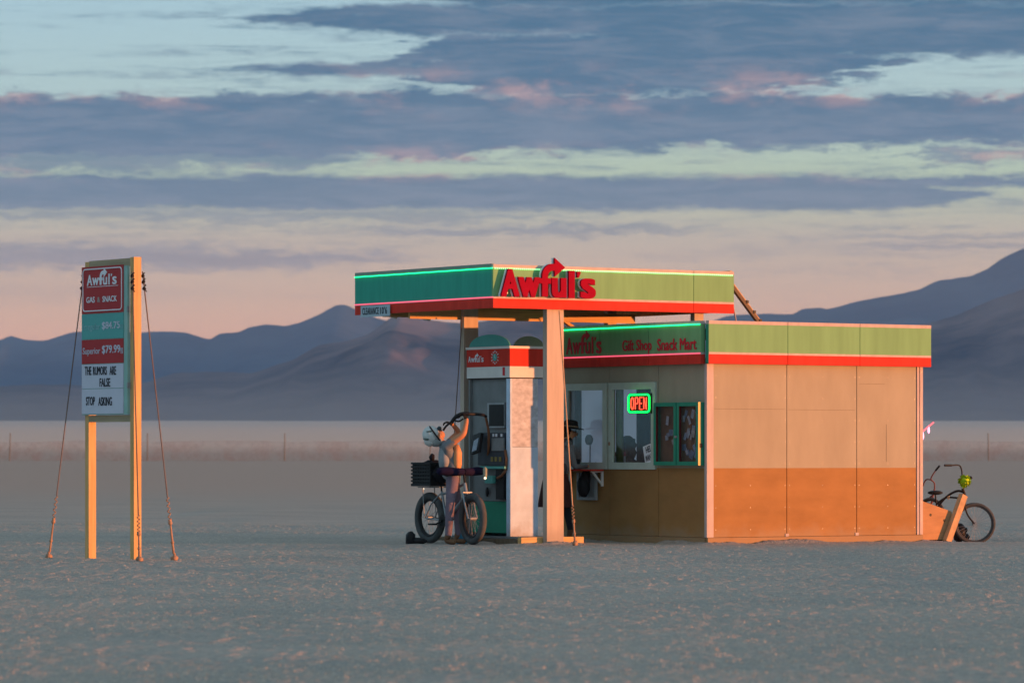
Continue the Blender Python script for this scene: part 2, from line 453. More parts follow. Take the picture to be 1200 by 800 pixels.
# people ------------------------------------------------------------
def skinned(name, joints, edges, mats, parent=None, sub=2, root=0):
    """joints: list (point, radius); edges: (i, j, material). One continuous skinned surface, coloured by nearest bone"""
    me = bpy.data.meshes.new(name); me.from_pydata([tuple(j[0]) for j in joints], [(a, b) for a, b, _ in edges], [])
    o = bpy.data.objects.new(name, me); COL.objects.link(o)
    o.modifiers.new('skin', 'SKIN').use_smooth_shade = True
    if not me.skin_vertices: me.attributes  # layer is made with the modifier
    bm = bmesh.new(); bm.from_mesh(me); lay = bm.verts.layers.skin.verify(); bm.verts.ensure_lookup_table()
    for i, v in enumerate(bm.verts):
        r = joints[i][1]; v[lay].radius = r if isinstance(r, tuple) else (r, r); v[lay].use_root = (i == root)
    bm.to_mesh(me); bm.free()
    ss = o.modifiers.new('sub', 'SUBSURF'); ss.levels = sub; ss.render_levels = sub
    dg = bpy.context.evaluated_depsgraph_get(); dg.update()
    nm = bpy.data.meshes.new_from_object(o.evaluated_get(dg))
    bpy.data.objects.remove(o)
    used = []
    for _, _, m in edges:
        if m not in used: used.append(m)
    nm.materials.clear()
    for m in used: nm.materials.append(m)
    J = [Vector(j[0]) for j in joints]
    for p in nm.polygons:
        c = p.center; best, bi = 1e9, 0
        for a, b, m in edges:
            d = J[b] - J[a]; L = d.length_squared
            t = 0 if L == 0 else max(0, min(1, (c - J[a]).dot(d) / L))
            q = (c - (J[a] + d * t)).length
            ra = joints[a][1]; rb = joints[b][1]
            ra = max(ra) if isinstance(ra, tuple) else ra; rb = max(rb) if isinstance(rb, tuple) else rb
            q -= 0.8 * (ra * (1 - t) + rb * t)
            if q < best: best, bi = q, used.index(m)
        p.material_index = bi; p.use_smooth = True
    nm.name = name
    ob = bpy.data.objects.new(name, nm); COL.objects.link(ob)
    if parent: ob.parent = parent
    return ob
def hand(joints, edges, wrist_i, palm_dir, side, m, curl=0.6, size=1.0):
    """palm + four unequal bent fingers + thumb as branches of the same skeleton"""
    d = Vector(palm_dir).normalized(); sd_ = Vector(side).normalized(); nrm = d.cross(sd_).normalized()
    w = Vector(joints[wrist_i][0])
    joints.append((w + d * 0.045 * size, (0.040 * size, 0.018 * size))); pi = len(joints) - 1
    edges.append((wrist_i, pi, m))
    for k, L in zip((-1.5, -0.5, 0.5, 1.5), (0.066, 0.078, 0.074, 0.060)):
        base = w + d * 0.085 * size + sd_ * k * 0.021 * size
        joints.append((base, 0.0095 * size)); a = len(joints) - 1; edges.append((pi, a, m))
        p1 = base + (d * math.cos(curl * .6) + nrm * math.sin(curl * .6)) * L * .55 * size
        joints.append((p1, 0.0088 * size)); b = len(joints) - 1; edges.append((a, b, m))
        p2 = p1 + (d * math.cos(curl * 1.8) + nrm * math.sin(curl * 1.8)) * L * .5 * size
        joints.append((p2, 0.0075 * size)); c = len(joints) - 1; edges.append((b, c, m))
    t0 = w + d * 0.03 * size - sd_ * 0.04 * size
    joints.append((t0, 0.011 * size)); a = len(joints) - 1; edges.append((pi, a, m))
    t1 = t0 + (d * .7 - sd_ * .5 + nrm * .4).normalized() * 0.045 * size
    joints.append((t1, 0.0095 * size)); edges.append((a, len(joints) - 1, m))


# ================================================================== GROUND
def prof(y):
    ys = [-2000, 90, 140, 200, 300, 700, 1500, 3000, 5500, 8000, 9000]
    vs = [None, None, 575.0, 555.5, 540.0, 528.5, 519.0, 508.0, 498.5, 493.0, 492.0]
    zs = [0.0, 0.0] + [HC - (v - HV) / FPX * yy for v, yy in zip(vs[2:], ys[2:])]
    return np.interp(y, ys, zs)
def fbm(x, y, seed=0, octs=5, ridged=False):
    """numpy value noise"""
    x = np.asarray(x, float); y = np.asarray(y, float); tot = np.zeros(np.broadcast(x, y).shape); amp = 1.0; nrm = 0
    def h(i, j, s):
        n = (i * 374761393 + j * 668265263 + s * 974634777) & 0xffffffff
        n = ((n ^ (n >> 13)) * 1274126177) & 0xffffffff
        return ((n ^ (n >> 16)) & 0xffff) / 65535.0
    for o in range(octs):
        xi = np.floor(x).astype(np.int64); yi = np.floor(y).astype(np.int64); fx, fy = x - xi, y - yi
        ux, uy = fx * fx * (3 - 2 * fx), fy * fy * (3 - 2 * fy); s = seed * 31 + o
        v = (h(xi, yi, s) * (1 - ux) + h(xi + 1, yi, s) * ux) * (1 - uy) + (h(xi, yi + 1, s) * (1 - ux) + h(xi + 1, yi + 1, s) * ux) * uy
        if ridged: v = 1 - abs(2 * v - 1)
        tot += v * amp; nrm += amp; amp *= 0.5; x = x * 2.03 + 11.3; y = y * 2.03 + 5.7
    return tot / nrm
def grid_mesh(name, X, Y, Z, m, smooth=True):
    ny, nx = X.shape
    co = np.stack([X, Y, Z], -1).reshape(-1, 3)
    i = np.arange(ny * nx).reshape(ny, nx)
    q = np.stack([i[:-1, :-1], i[:-1, 1:], i[1:, 1:], i[1:, :-1]], -1).reshape(-1, 4)
    me = bpy.data.meshes.new(name)
    me.vertices.add(len(co)); me.vertices.foreach_set('co', co.astype(np.float32).ravel())
    me.loops.add(q.size); me.loops.foreach_set('vertex_index', q.astype(np.int32).ravel())
    me.polygons.add(len(q)); me.polygons.foreach_set('loop_start', np.arange(0, q.size, 4, dtype=np.int32))
    me.polygons.foreach_set('loop_total', np.full(len(q), 4, np.int32))
    me.update(calc_edges=True); me.validate()
    me.polygons.foreach_set('use_smooth', np.full(len(q), smooth))
    me.materials.append(m)
    o = bpy.data.objects.new(name, me); COL.objects.link(o)
    return o
def ground_mat():
    m = bpy.data.materials.new('cracked playa crust'); m.use_nodes = True
    t = m.node_tree; b = t.nodes['Principled BSDF']
    g = t.nodes.new('ShaderNodeNewGeometry'); pos = g.outputs['Position']
    sp = t.nodes.new('ShaderNodeSeparateXYZ'); t.links.new(pos, sp.inputs[0])
    yy = N(t, sp.outputs[1])
    big = noise(t, pos, 0.35, 5, 0.6)
    mpg = t.nodes.new('ShaderNodeMapping'); mpg.inputs['Scale'].default_value = (1, .45, 1); t.links.new(pos, mpg.inputs[0])
    fine = noise(t, mpg.outputs[0], 16.0, 7, 0.75)
    col = ramp(t, big, [(0.30, (0.32, 0.285, 0.262)), (0.70, (0.435, 0.352, 0.308))])
    col = mixc(t, fine.smooth(0.50, 0.70) * 0.75, col, (0.58, 0.44, 0.35))
    col = mixc(t, fine.smooth(0.30, 0.50, 1.0, 0.0) * 0.55, col, (0.17, 0.165, 0.155))
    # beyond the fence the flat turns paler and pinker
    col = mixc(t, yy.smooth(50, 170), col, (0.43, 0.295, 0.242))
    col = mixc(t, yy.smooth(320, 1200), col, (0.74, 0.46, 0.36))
    t.links.new(col, b.inputs['Base Color'])
    b.inputs['Roughness'].default_value = 0.95; b.inputs['Specular IOR Level'].default_value = 0.1
    vo = t.nodes.new('ShaderNodeTexVoronoi'); vo.feature = 'DISTANCE_TO_EDGE'; vo.inputs['Scale'].default_value = 7.0
    t.links.new(pos, vo.inputs['Vector'])
    crack = N(t, vo.outputs['Distance']).smooth(0.0, 0.09)
    clod = noise(t, pos, 22.0, 5, 0.65)
    hgt = clod * 0.6 + crack * 0.18 + noise(t, pos, 4.0, 3, 0.5) * 0.5
    bp = t.nodes.new('ShaderNodeBump'); bp.inputs['Strength'].default_value = 0.8; bp.inputs['Distance'].default_value = 0.02
    t.links.new(hgt.k, bp.inputs['Height']); t.links.new(bp.outputs[0], b.inputs['Normal'])
    return m
ys = np.concatenate([np.linspace(-600, 0, 7), np.linspace(5, 20, 16)[:-1], np.arange(20, 76, .068), np.geomspace(76.2, 9000, 90)])
xs = np.concatenate([-np.geomspace(5600, 9.8, 34), np.arange(-9.5, 9.5, .0215), np.geomspace(9.7, 5600, 34)])
GX, GY = np.meshgrid(xs, ys)
GZ = prof(GY)
near = np.clip((GY - 5) / 15, 0, 1) * np.clip((150 - GY) / 60, 0, 1) * np.clip((24 - abs(GX)) / 4, 0, 1)
bumps = (fbm(GX * .35, GY * .35, 3, 3) - 0.5) * 0.05
keep = np.exp(-(((GX - 1.5) / 6.5) ** 4 + ((GY - 59.5) / 5.0) ** 4))
dip = 1 / (1 + np.exp(-(GX - 6.35) / .08)) * np.exp(-((GY - 60.9) / 1.1) ** 4) * np.exp(-((GX - 7.2) / 1.3) ** 4)
fine = np.clip((GY - 20) / 2, 0, 1) * np.clip((76 - GY) / 6, 0, 1) * np.clip((9.5 - abs(GX)) / .5, 0, 1)
crust = (fbm(GX * 5.5, GY * 4.2, 21, 4) - .5) * .022 + np.clip(fbm(GX * 1.1, GY * .9, 23, 3) - .45, 0, 1) * (fbm(GX * 15, GY * 11, 22, 2) - .45) * .055 + (fbm(GX * 19, GY * 9, 24, 2) - .5) * .022
GZ = GZ + fine * crust * (1 - .6 * keep)
LX = (GX - C0.x) * A.x + (GY - C0.y) * A.y; LT = (GX - C0.x) * B.x + (GY - C0.y) * B.y
dd1 = np.hypot(np.clip(np.maximum(-LX, LX - 3.9), 0, None), np.clip(np.maximum(-LT - .03, LT - 3.66), 0, None))
dd2 = np.hypot(np.clip(np.maximum(-2.29 - LX, LX + 1.19), 0, None), np.clip(np.maximum(1.16 - LT, LT - 3.74), 0, None))
dd = np.minimum(dd1, dd2)
GZ = GZ + fine * np.exp(-(dd / .16) ** 1.3) * np.clip(fbm(GX * 1.7, GY * 1.7, 31, 3) - .34, 0, 1) * .15 * (dd > 0)
GZ = GZ + fine * (fbm(GX * .22, GY * 1.3, 33, 3) - .5) * .03 * (1 - keep)
for (yc, am, ph) in ((31.5, .5, .3), (33.1, .5, .33), (44.0, -.4, 1.1), (45.6, -.42, 1.15)):      # old wheel tracks
    GZ = GZ - fine * .011 * np.exp(-((GY - yc - am * np.sin(GX * .16 + ph) * 3 - GX * .08 * am) / .13) ** 2)
GZ = GZ + near * bumps * (1 - keep) - .066 * dip
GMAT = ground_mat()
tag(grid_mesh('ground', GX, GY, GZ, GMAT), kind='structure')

# ================================================================== MOUNTAINS
def rock_mat(name, c0, c1):
    m = bpy.data.materials.new(name); m.use_nodes = True; t = m.node_tree; b = t.nodes['Principled BSDF']
    g = t.nodes.new('ShaderNodeNewGeometry')
    n = noise(t, g.outputs['Position'], 0.0035, 7, 0.62, 0.4)
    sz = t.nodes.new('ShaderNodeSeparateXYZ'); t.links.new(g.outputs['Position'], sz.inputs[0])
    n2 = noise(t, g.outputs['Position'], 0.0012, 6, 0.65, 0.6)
    fan = (N(t, sz.outputs[2]) + (n2 - .5) * 120.0).smooth(50.0, 230.0, 0.9, 0.0)  # paler foot slopes: dust haze at the mountain base put into the colour
    cc_ = mixc(t, n2.smooth(.48, .62) * .35, ramp(t, n, [(0.38, c0), (0.62, c1)]), tuple(min(1, q * 1.9) for q in c1))  # rock tones, contrast raised to stand in for light and shade on ridges
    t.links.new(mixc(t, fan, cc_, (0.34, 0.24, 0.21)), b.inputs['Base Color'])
    b.inputs['Roughness'].default_value = 1.0; b.inputs['Specular IOR Level'].default_value = 0.0
    return m
def mountains(name, sil, yfoot, ycrest, yback, zfoot, seed, m, rough=0.5):
    us = np.linspace(-420, 1620, 420); ts = np.concatenate([np.linspace(0, 1, 56), np.linspace(1.05, 1.6, 6)])
    vs = np.interp(us, [p[0] for p in sil], [p[1] for p in sil])
    vs = vs + (fbm(us * .03, us * 0, seed + 9, 4) - .5) * 5
    U, T = np.meshgrid(us, ts)
    zc = HC + (HV - vs) / FPX * ycrest
    Y = np.where(T <= 1, yfoot + (ycrest - yfoot) * T, ycrest + (yback - ycrest) * (T - 1) / .6)
    X = (U - 600) / FPX * ycrest * (1 + 0 * T)
    rid = fbm(X * .0026 + 3, Y * .0006, seed, 5, True)
    rid2 = fbm(X * .0011, Y * .0011 + 9, seed + 4, 4)
    shape = T ** 1.45
    h = shape + (T * (1 - T)) * ((rid - .55) * 1.5 + (rid2 - .5) * 1.4) * rough
    h = np.clip(h, 0, None)
    h = np.where(T > 1, np.clip(1 - (T - 1) * 1.4, .1, 1), h)
    ZC = np.broadcast_to(zc, U.shape)
    Z = zfoot - 4 + (ZC - zfoot + 4) * h
    # never let the near slope stand above the crest line as seen from the flat
    lim = HC + (ZC - HC) * Y / ycrest * (0.985)
    Z = np.where(T < 1, np.minimum(Z, lim), Z)
    return tag(grid_mesh(name, X, Y, Z, m), kind='structure')
far_sil = [(-420, 380), (-100, 392), (0, 399), (12, 393.6), (30, 398.6), (55, 397.7), (80, 389.5), (99, 388), (170, 389), (220, 389.5),
           (246, 397), (256, 392), (281, 389.5), (292, 384), (311, 380), (333, 382.6), (350, 378.5), (372, 370), (394, 359), (405, 358.5),
           (416, 363), (440, 372), (480, 384), (560, 392), (700, 392), (800, 384), (840, 374.7), (854, 370.7), (878, 368.6), (914, 367.7),
           (930, 366.8), (940, 360), (961, 359.5), (969, 361), (1000, 353.5), (1035, 348), (1077, 338.8), (1105, 329), (1137, 323.5),
           (1158, 315), (1175, 302.8), (1200, 292), (1300, 262), (1450, 250), (1620, 262)]
near_sil = [(-420, 446), (0, 451), (100, 451), (170, 448), (209, 437), (234, 434), (295, 436), (333, 425), (342, 422), (375, 405),
            (405, 399), (430, 392), (449, 378.5), (460, 370), (468, 367.5), (501, 375.7), (540, 378), (600, 371), (660, 374), (720, 380),
            (790, 388), (850, 394), (920, 392), (960, 390), (1020, 384), (1060, 386), (1100, 374), (1126, 366), (1160, 352), (1200, 338), (1300, 318),
            (1620, 330)]
FARM = rock_mat('far rock in haze blue', (0.035, 0.06, 0.09), (0.06, 0.09, 0.12))  # the blue of distant haze is put into this rock colour
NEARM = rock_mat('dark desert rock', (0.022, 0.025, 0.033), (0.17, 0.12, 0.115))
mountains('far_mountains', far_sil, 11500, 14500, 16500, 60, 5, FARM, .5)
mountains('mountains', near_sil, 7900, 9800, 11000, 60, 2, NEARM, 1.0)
# an unseen low range, added to keep the low sun off the far slopes
XX, YY = np.meshgrid(np.linspace(3600, 5400, 14), np.linspace(2600, 9500, 60))
ZZ = (1 - abs(XX - 4500) / 900) * (190 + 110 * fbm(XX * .0008, YY * .0008, 8, 4)) * np.clip((YY - 2600) / 1400, 0, 1) * np.clip((9500 - YY) / 900, 0, 1) - 4 + prof(YY)
tag(grid_mesh('unseen_shade_range', XX, YY, ZZ, NEARM), kind='structure')
# ------------------------------------------------------------------ haze
hz = MB((0, 0, 0)); hz.box(-6000, 6000, -700, 17000, -3, 1100)
hm = bpy.data.materials.new('haze air'); hm.use_nodes = True
ht = hm.node_tree; ht.nodes.clear()
ho = ht.nodes.new('ShaderNodeOutputMaterial'); pv = ht.nodes.new('ShaderNodeVolumePrincipled')
pv.inputs['Color'].default_value = (0.30, 0.56, 1.0, 1); pv.inputs['Density'].default_value = 0.62 / 15000
pv.inputs['Anisotropy'].default_value = 0.0
ht.links.new(pv.outputs[0], ho.inputs['Volume'])
hz.use(hm); hz.m = [0] * len(hz.m)
tag(hz.build('haze'), kind='stuff')

# ================================================================== TRASH FENCE
def fence():
    Y = 300.0; zb = float(prof(Y))
    root = thing('trash_fence', 'low orange mesh fence on thin posts far across the flat', 'fence', (0, Y, zb))
    m = bpy.data.materials.new('orange fence mesh'); m.use_nodes = True; t = m.node_tree; t.nodes.clear()
    o = t.nodes.new('ShaderNodeOutputMaterial'); mx = t.nodes.new('ShaderNodeMixShader')
    tr = t.nodes.new('ShaderNodeBsdfTransparent'); df = t.nodes.new('ShaderNodeBsdfDiffuse'); df.inputs[0].default_value = (0.27, 0.13, 0.11, 1)
    co = t.nodes.new('ShaderNodeNewGeometry')
    f = noise(t, co.outputs['Position'], 0.9, 5, 0.7).smooth(0.35, 0.75, 0.03, 0.20)
    t.links.new(f.k, mx.inputs[0]); t.links.new(tr.outputs[0], mx.inputs[1]); t.links.new(df.outputs[0], mx.inputs[2]); t.links.new(mx.outputs[0], o.inputs[0])
    net = MB().use(m)
    n = 60; xs_ = np.linspace(-56, 56, n)
    top = [1.52 - 0.10 * abs(math.sin(x * math.pi / 10.3)) + random.uniform(-.03, .03) for x in xs_]
    for i in range(n - 1):
        a, b = xs_[i], xs_[i + 1]
        net.add([(a, 0.005, 0.0), (b, 0.005, 0.0), (b, 0.005, top[i + 1]), (a, 0.005, top[i]), (a, -.005, 0.0), (b, -.005, 0.0), (b, -.005, top[i + 1]), (a, -.005, top[i])],
                [(0, 1, 2, 3), (7, 6, 5, 4)])
    net.build('fence_net', root)
    for k in range(-6, 7):
        x = -37.0 + 10.3 * (k + 3) + random.uniform(-.3, .3)
        MB().use(DARKWOOD).tube([(x, 0, 0), (x + random.uniform(-.05, .05), 0, 2.05)], 0.032, 6).build('post', root)
    pass
fence()

# ================================================================== BUILDING
def bands(mb, side, p0, p1, q0, q1, z0, seams, extra_top=True):
    """painted fascia: red, white strip, green, pale top; boards split at seams. side 's' runs along x, 't' along y"""
    cuts = [p0] + seams + [p1]; g = 0.005
    hh = [(0.0, 0.133, RED), (0.133, 0.163, TRIMP), (0.163, 0.557, GREEN), (0.557, 0.605, TRIMP)]
    for i in range(len(cuts) - 1):
        a = cuts[i] + (g if i else 0); b = cuts[i + 1] - (g if i < len(cuts) - 2 else 0)
        for za, zb, m in hh:
            off = 0.003 if m is TRIMP else 0.0
            mb.use(m)
            if side == 's': mb.box(a, b, q0 - off, q1, z0 + za, z0 + zb)
            else: mb.box(q0 - off, q1, a, b, z0 + za, z0 + zb)
bld = thing('shop_building', 'small tan and brown plywood kiosk with green and red fascia under the canopy edge', 'building', C0, PHI)
m = MB().use(BROWN)
m.box(-.01, 3.90, -.025, 3.66, -.05, .095)
m.build('base_skid', bld)
# side wall (sunlit)
m = MB()
cuts = [0.10, 1.408, 2.68, 3.79]
for i in range(3):
    a, b = cuts[i] + .006, cuts[i + 1] - .006
    m.use(BROWN).box(a, b, 0.0, .02, .10, 1.072)
    m.use(TAN).box(a, b, 0.0, .02, 1.072, 2.62)
m.use(SEAM).box(0.02, 3.85, .021, .05, .10, 2.60)
for (a, b, z) in ((.12, 1.38, 1.905), (1.43, 2.65, 1.90), (2.72, 3.2, 2.28)):
    m.use(SEAM).box(a, b, -.0015, 0.004, z, z + .0022)
m.box(3.225, 3.229, -.0015, .004, 1.16, 1.70)
for s in (1.408, 2.68): m.use(TRIMP).box(s - .03, s + .03, -.012, -.001, .10, .14)
m.use(METALG)
for s in (.14, .75, 1.37, 1.45, 2.05, 2.64, 2.72, 3.25, 3.75):
    for k in range(8): m.box(s, s + .009, -.003, -.001, .2 + k * .31, .209 + k * .31)
m.build('side_wall', bld)
m = MB().use(TRIMP)
m.box(-.022, .095, -.018, .04, .10, 2.54); m.build('corner_trim', bld)
m = MB().use(TRIMP)
m.box(3.795, 3.835, -.012, .03, .10, 2.54); m.box(3.845, 3.90, -.018, .05, .10, 2.54)
for k in range(9): m.use(METALG).box(3.868, 3.878, -.021, -.017, .3 + k * .27, .31 + k * .27)
m.build('corner_trim', bld)
# front wall (in shade) with two window openings
m = MB()
WIN = [(1.31, 2.26, 1.15, 2.20), (2.51, 3.39, 1.15, 2.20)]
def fw(m, t0, t1, z0, z1):
    for (za, zb, mm) in ((.10, 1.072, BROWN), (1.072, 2.62, TAN)):
        a, b = max(z0, za), min(z1, zb)
        if b > a: m.use(mm).box(0.0, .02, t0, t1, a, b)
g = .004
cols_ = [(.045, 1.168 - g, None), (1.168 + g, 1.31, None), (1.31, 2.26, 0), (2.26, 2.365 - g, None), (2.365 + g, 2.51, None), (2.51, 3.39, 1), (3.39, 3.64, None)]
for t0, t1, w in cols_:
    if w is None: fw(m, t0, t1, .10, 2.62)
    else:
        fw(m, t0, t1, .10, WIN[w][2]); fw(m, t0, t1, WIN[w][3], 2.62)
m.use(SEAM).box(.021, .04, 1.14, 1.20, .10, 2.6); m.box(.021, .04, 2.34, 2.39, .10, 2.6)
m.build('front_wall', bld)
m = MB().use(BROWN); m.box(-.035, -.012, .03, 1.10, .0, .088); m.build('kick_board', bld)
# remaining walls, ceiling, floor: pale lining inside
LIN = mat('white lining', (0.70, 0.68, 0.72), 0.8, 0.06, 2.0)
m = MB().use(LIN)
m.box(.03, 3.80, 3.60, 3.64, 2.35, 2.55); m.box(.03, .3, 3.60, 3.64, .10, 2.35); m.box(3.2, 3.80, 3.60, 3.64, .10, 2.35); m.box(.3, 3.2, 3.60, 3.64, .1, 1.0)
m.use(TAN).box(3.82, 3.86, .06, 2.2, .10, 2.62); m.box(3.82, 3.86, 2.2, 3.2, 2.1, 2.62); m.box(3.82, 3.86, 3.2, 3.64, .10, 2.62)
m.use(LIN).box(.03, 3.80, .055, .07, .10, 2.55)
m.build('rear_wall', bld)
m = MB().use(DARKWOOD); m.box(.0, 3.86, .03, 3.64, 2.99, 3.03); m.use(LIN).box(.03, 3.80, .06, 3.60, 2.58, 2.60); m.build('roof', bld)
tarp = bpy.data.materials.new('frosted white sheet'); tarp.use_nodes = True; tt = tarp.node_tree; tt.nodes.clear()
to = tt.nodes.new('ShaderNodeOutputMaterial'); tx = tt.nodes.new('ShaderNodeMixShader'); tx.inputs[0].default_value = .62
td = tt.nodes.new('ShaderNodeBsdfDiffuse'); td.inputs[0].default_value = (.8, .78, .84, 1); tl_ = tt.nodes.new('ShaderNodeBsdfTranslucent'); tl_.inputs[0].default_value = (.86, .84, .92, 1)
tt.links.new(td.outputs[0], tx.inputs[1]); tt.links.new(tl_.outputs[0], tx.inputs[2]); tt.links.new(tx.outputs[0], to.inputs[0])
m = MB().use(tarp)
for i in range(20):
    x0, x1 = .3 + 2.9 * i / 20, .3 + 2.9 * (i + 1) / 20; w0, w1 = 3.62 + .012 * math.sin(i * 1.7), 3.62 + .012 * math.sin((i + 1) * 1.7)
    m.add([(x0, w0, 1.0), (x1, w1, 1.0), (x1, w1, 2.35), (x0, w0, 2.35)], [(0, 1, 2, 3)])
m.build('plastic_sheet', bld)
# fascias
m = MB(); bands(m, 's', -.05, 3.985, -.10, -.03, 2.537, [1.35, 2.66]); m.use(GREEN2).box(-.053, -.051, -.098, -.032, 2.54, 3.09)
m.use(DARKWOOD).box(0.0, 3.93, -.028, 0.0, 2.56, 3.10); m.build('side_fascia', bld)
m = MB(); bands(m, 't', .02, 3.60, -.10, -.03, 2.537, [1.27, 2.48]); m.use(DARKWOOD).box(-.028, 0.0, .05, 3.58, 2.56, 3.10)
ff = m.build('front_fascia', bld)
MB().use(LED_G).box(-.118, -.104, .03, 3.60, 3.084, 3.096).build('led_strip', bld)
MB().use(LED_R).box(-.112, -.104, .02, 3.60, 2.676, 2.690).build('led_strip', bld)
# fascia lettering on the front (reads towards -x; the reader's right is towards -y)
def front_place(s, t_left, z):       # t decreases to the reader's right
    return lambda x, zz, y: (s - y, t_left - x, z + zz)
def t_of_u(u, s):
    k = (u - 600) / FPX
    return ((C0.x + A.x * s) - k * (C0.y + A.y * s)) / (k * B.y - B.x)
def s_of_u(u, t):
    k = (u - 600) / FPX
    return (k * (C0.y + B.y * t) - (C0.x + B.x * t)) / (A.x - k * A.y)
m = MB().use(REDLET)
ta, tb = t_of_u(663.5, -.105), t_of_u(705, -.105)
awfuls(m, ta - tb, .235, front_place(-.1035, ta, 2.735), .006, .03)
m.build('lettering', bld); m = MB().use(REDLET)
ta, tb = t_of_u(729.5, -.105), t_of_u(763.5, -.105)
put_text(m, "Gift Shop", ta - tb, .20, front_place(-.1035, ta, 2.705), .03, .006)
m.build('lettering', bld); m = MB().use(REDLET)
ta, tb = t_of_u(770.5, -.105), t_of_u(816, -.105)
put_text(m, "Snack Mart", ta - tb, .165, front_place(-.1035, ta, 2.74), .03, .006)
m.build('lettering', bld)
# windows
WFR = mat('grey green window paint', (0.50, 0.56, 0.50), 0.6, 0.08, 5.0)
for k, (t0, t1, z0, z1) in enumerate(WIN):
    m = MB().use(WFR); w = .10
    x0, x1 = -.03, -.002
    m.box(x0, x1, t0 - w, t1 + w, z1, z1 + w); m.box(x0, x1, t0 - w, t1 + w, z0 - w, z0)
    m.box(x0 - .002, x1, t0 - w, t0, z0, z1); m.box(x0 - .002, x1, t1, t1 + w, z0, z1)
    fr = m.build('window', bld)
    MB().use(BGLASS).box(.004, .010, t0, t1, z0, z1).build('pane', fr)
MB().use(RUST).add([(-.036, 2.335 + .022 * math.cos(a * .785), 1.42 + .03 * math.sin(a * .785)) for a in range(8)] + [(-.03, 2.335 + .022 * math.cos(a * .785), 1.42 + .03 * math.sin(a * .785)) for a in range(8)],
                   [tuple(range(8)), tuple(range(8, 16))[::-1]] + [(i, (i + 1) % 8, (i + 1) % 8 + 8, i + 8) for i in range(8)]).build('latch', bld)
# red lamp arm on the far side
ra = MB().use(LED_R); la0, la1 = s_of_u(1079, .3), s_of_u(1094, .3); ra.tube([(3.87, .3, 1.55), (la0, .3, 1.58), (la1, .3, 1.735)], .012, 6)
ra = ra.build('lamp_arm', bld)
for (x, z) in ((la0 + .04, 1.60), (la0 + .15, 1.69)):
    MB().use(emit('pink bulb', (1.0, .45, .75), 1.0)).tube([(x, .3, z), (x, .3, z - .05), (x, .3, z - .09), (x, .3, z - .12)], [.006, .016, .018, .005], 8).build('bulb', ra)

# serving shelf
shelf = thing('serving_shelf', 'narrow red counter shelf on white brackets below the left kiosk window', 'shelf', W(0, 2.9, 0), PHI)
O = (0, 2.9, 0)
MB(O).use(RED).box(-.27, -.037, 2.47, 3.42, 1.025, 1.048).build('shelf_board', shelf)
for t in (2.53, 3.34):
    m = MB(O).use(WHITEP); m.beam((-.02, t, .80), (-.02, t, 1.02), .03, .03); m.beam((-.03, t, .83), (-.19, t, 1.01), .025, .025, (0, 1, 0)); m.beam((-.22, t, 1.012), (-.04, t, 1.012), .03, .02)
    m.build('bracket', shelf)
# black cup + pale board below shelf
m = MB(W(-.16, 2.98, 1.048)).use(BLACK); c = W(-.16, 2.98, 1.049)
m.tube([c, c + Vector((0, 0, .12)), c + Vector((0, 0, .15))], [.045, .055, .052], 10); o = m.build('cash_tin'); o.location = c
tag(o, 'dark round tin standing on the red serving shelf', 'tin')
bd = thing('white_board', 'pale framed board leaning on the kiosk wall under the red shelf', 'board', W(-.06, 2.95), PHI); O = (-.06, 2.95, 0)
m = MB(O).use(mat('worn grey frame', (.30, .31, .32), .8))
ta, tb = t_of_u(676, -.05), t_of_u(699, -.05)
m.box(-.055, -.03, tb, tb + .05, .60, 1.00); m.box(-.055, -.03, ta - .05, ta, .60, 1.00); m.box(-.055, -.03, tb + .05, ta - .05, .60, .64); m.build('frame', bd)
MB(O).use(GREYP).box(-.035, -.028, tb + .05, ta - .05, .64, 1.00).build('panel', bd)
bag = MB(W(-.09, 2.92, .66)).use(BLACK); cc = W(-.10, (ta + tb) / 2, 0)
bag.ball(cc + Vector((0, 0, .80)), .13, 12, 8, .8, .4, 1.2, .10); bag.ball(cc + Vector((.03, 0, .92)), .09, 10, 7, .9, .4, 1.3, .1); o = bag.build('shoulder_bag'); o.location = W(-.09, 2.92, .66)
tag(o, 'black cloth bag hanging under the red serving shelf', 'bag')

# things seen through the glass
def inside(u, s): return t_of_u(u, s)
CURT = mat('grey brown curtain', (0.16, 0.13, 0.12), .9, .2, 4)
def curtain(u0, u1, s, z0, z1, m_, label, grp=None):
    a, b = t_of_u(u1, s), t_of_u(u0, s); n = 14; c = W(s, (a + b) / 2, z0)
    root_loc = c; mb = MB().use(m_); vs = []; 
    for i in range(n + 1):
        t = a + (b - a) * i / n; off = .025 * math.sin(i * 1.9)
        for z in (z0, z1): vs.append(W(s + off, t, z) - c)
        for z in (z0, z1): vs.append(W(s + off + .012, t, z) - c)
    fs = []
    for i in range(n):
        p, q = 4 * i, 4 * i + 4; fs += [(p, q, q + 1, p + 1), (p + 2, p + 3, q + 3, q + 2), (p + 1, q + 1, q + 3, p + 3), (p, p + 2, q + 2, q)]
    mb.add(vs, fs, True); o = mb.build('curtain'); o.location = c
    tag(o, label, 'curtain', grp)
curtain(669, 680, .25, .98, 2.5, CURT, 'brown curtain strip inside at the left edge of the left window')
curtain(722, 729, .12, 1.02, 2.5, mat('yellow green curtain', (0.18, 0.22, 0.05), .9, .2, 4), 'yellow green curtain strip inside the right window beside its left frame')
curtain(745, 766, .9, .9, 2.5, mat('charcoal curtain', (0.075, 0.075, 0.10), .9, .2, 4), 'charcoal curtain hanging inside behind the OPEN sign')
m = MB(W(.8, 3.0, 1.62)); a, b = t_of_u(709, .8), t_of_u(698, .8); 
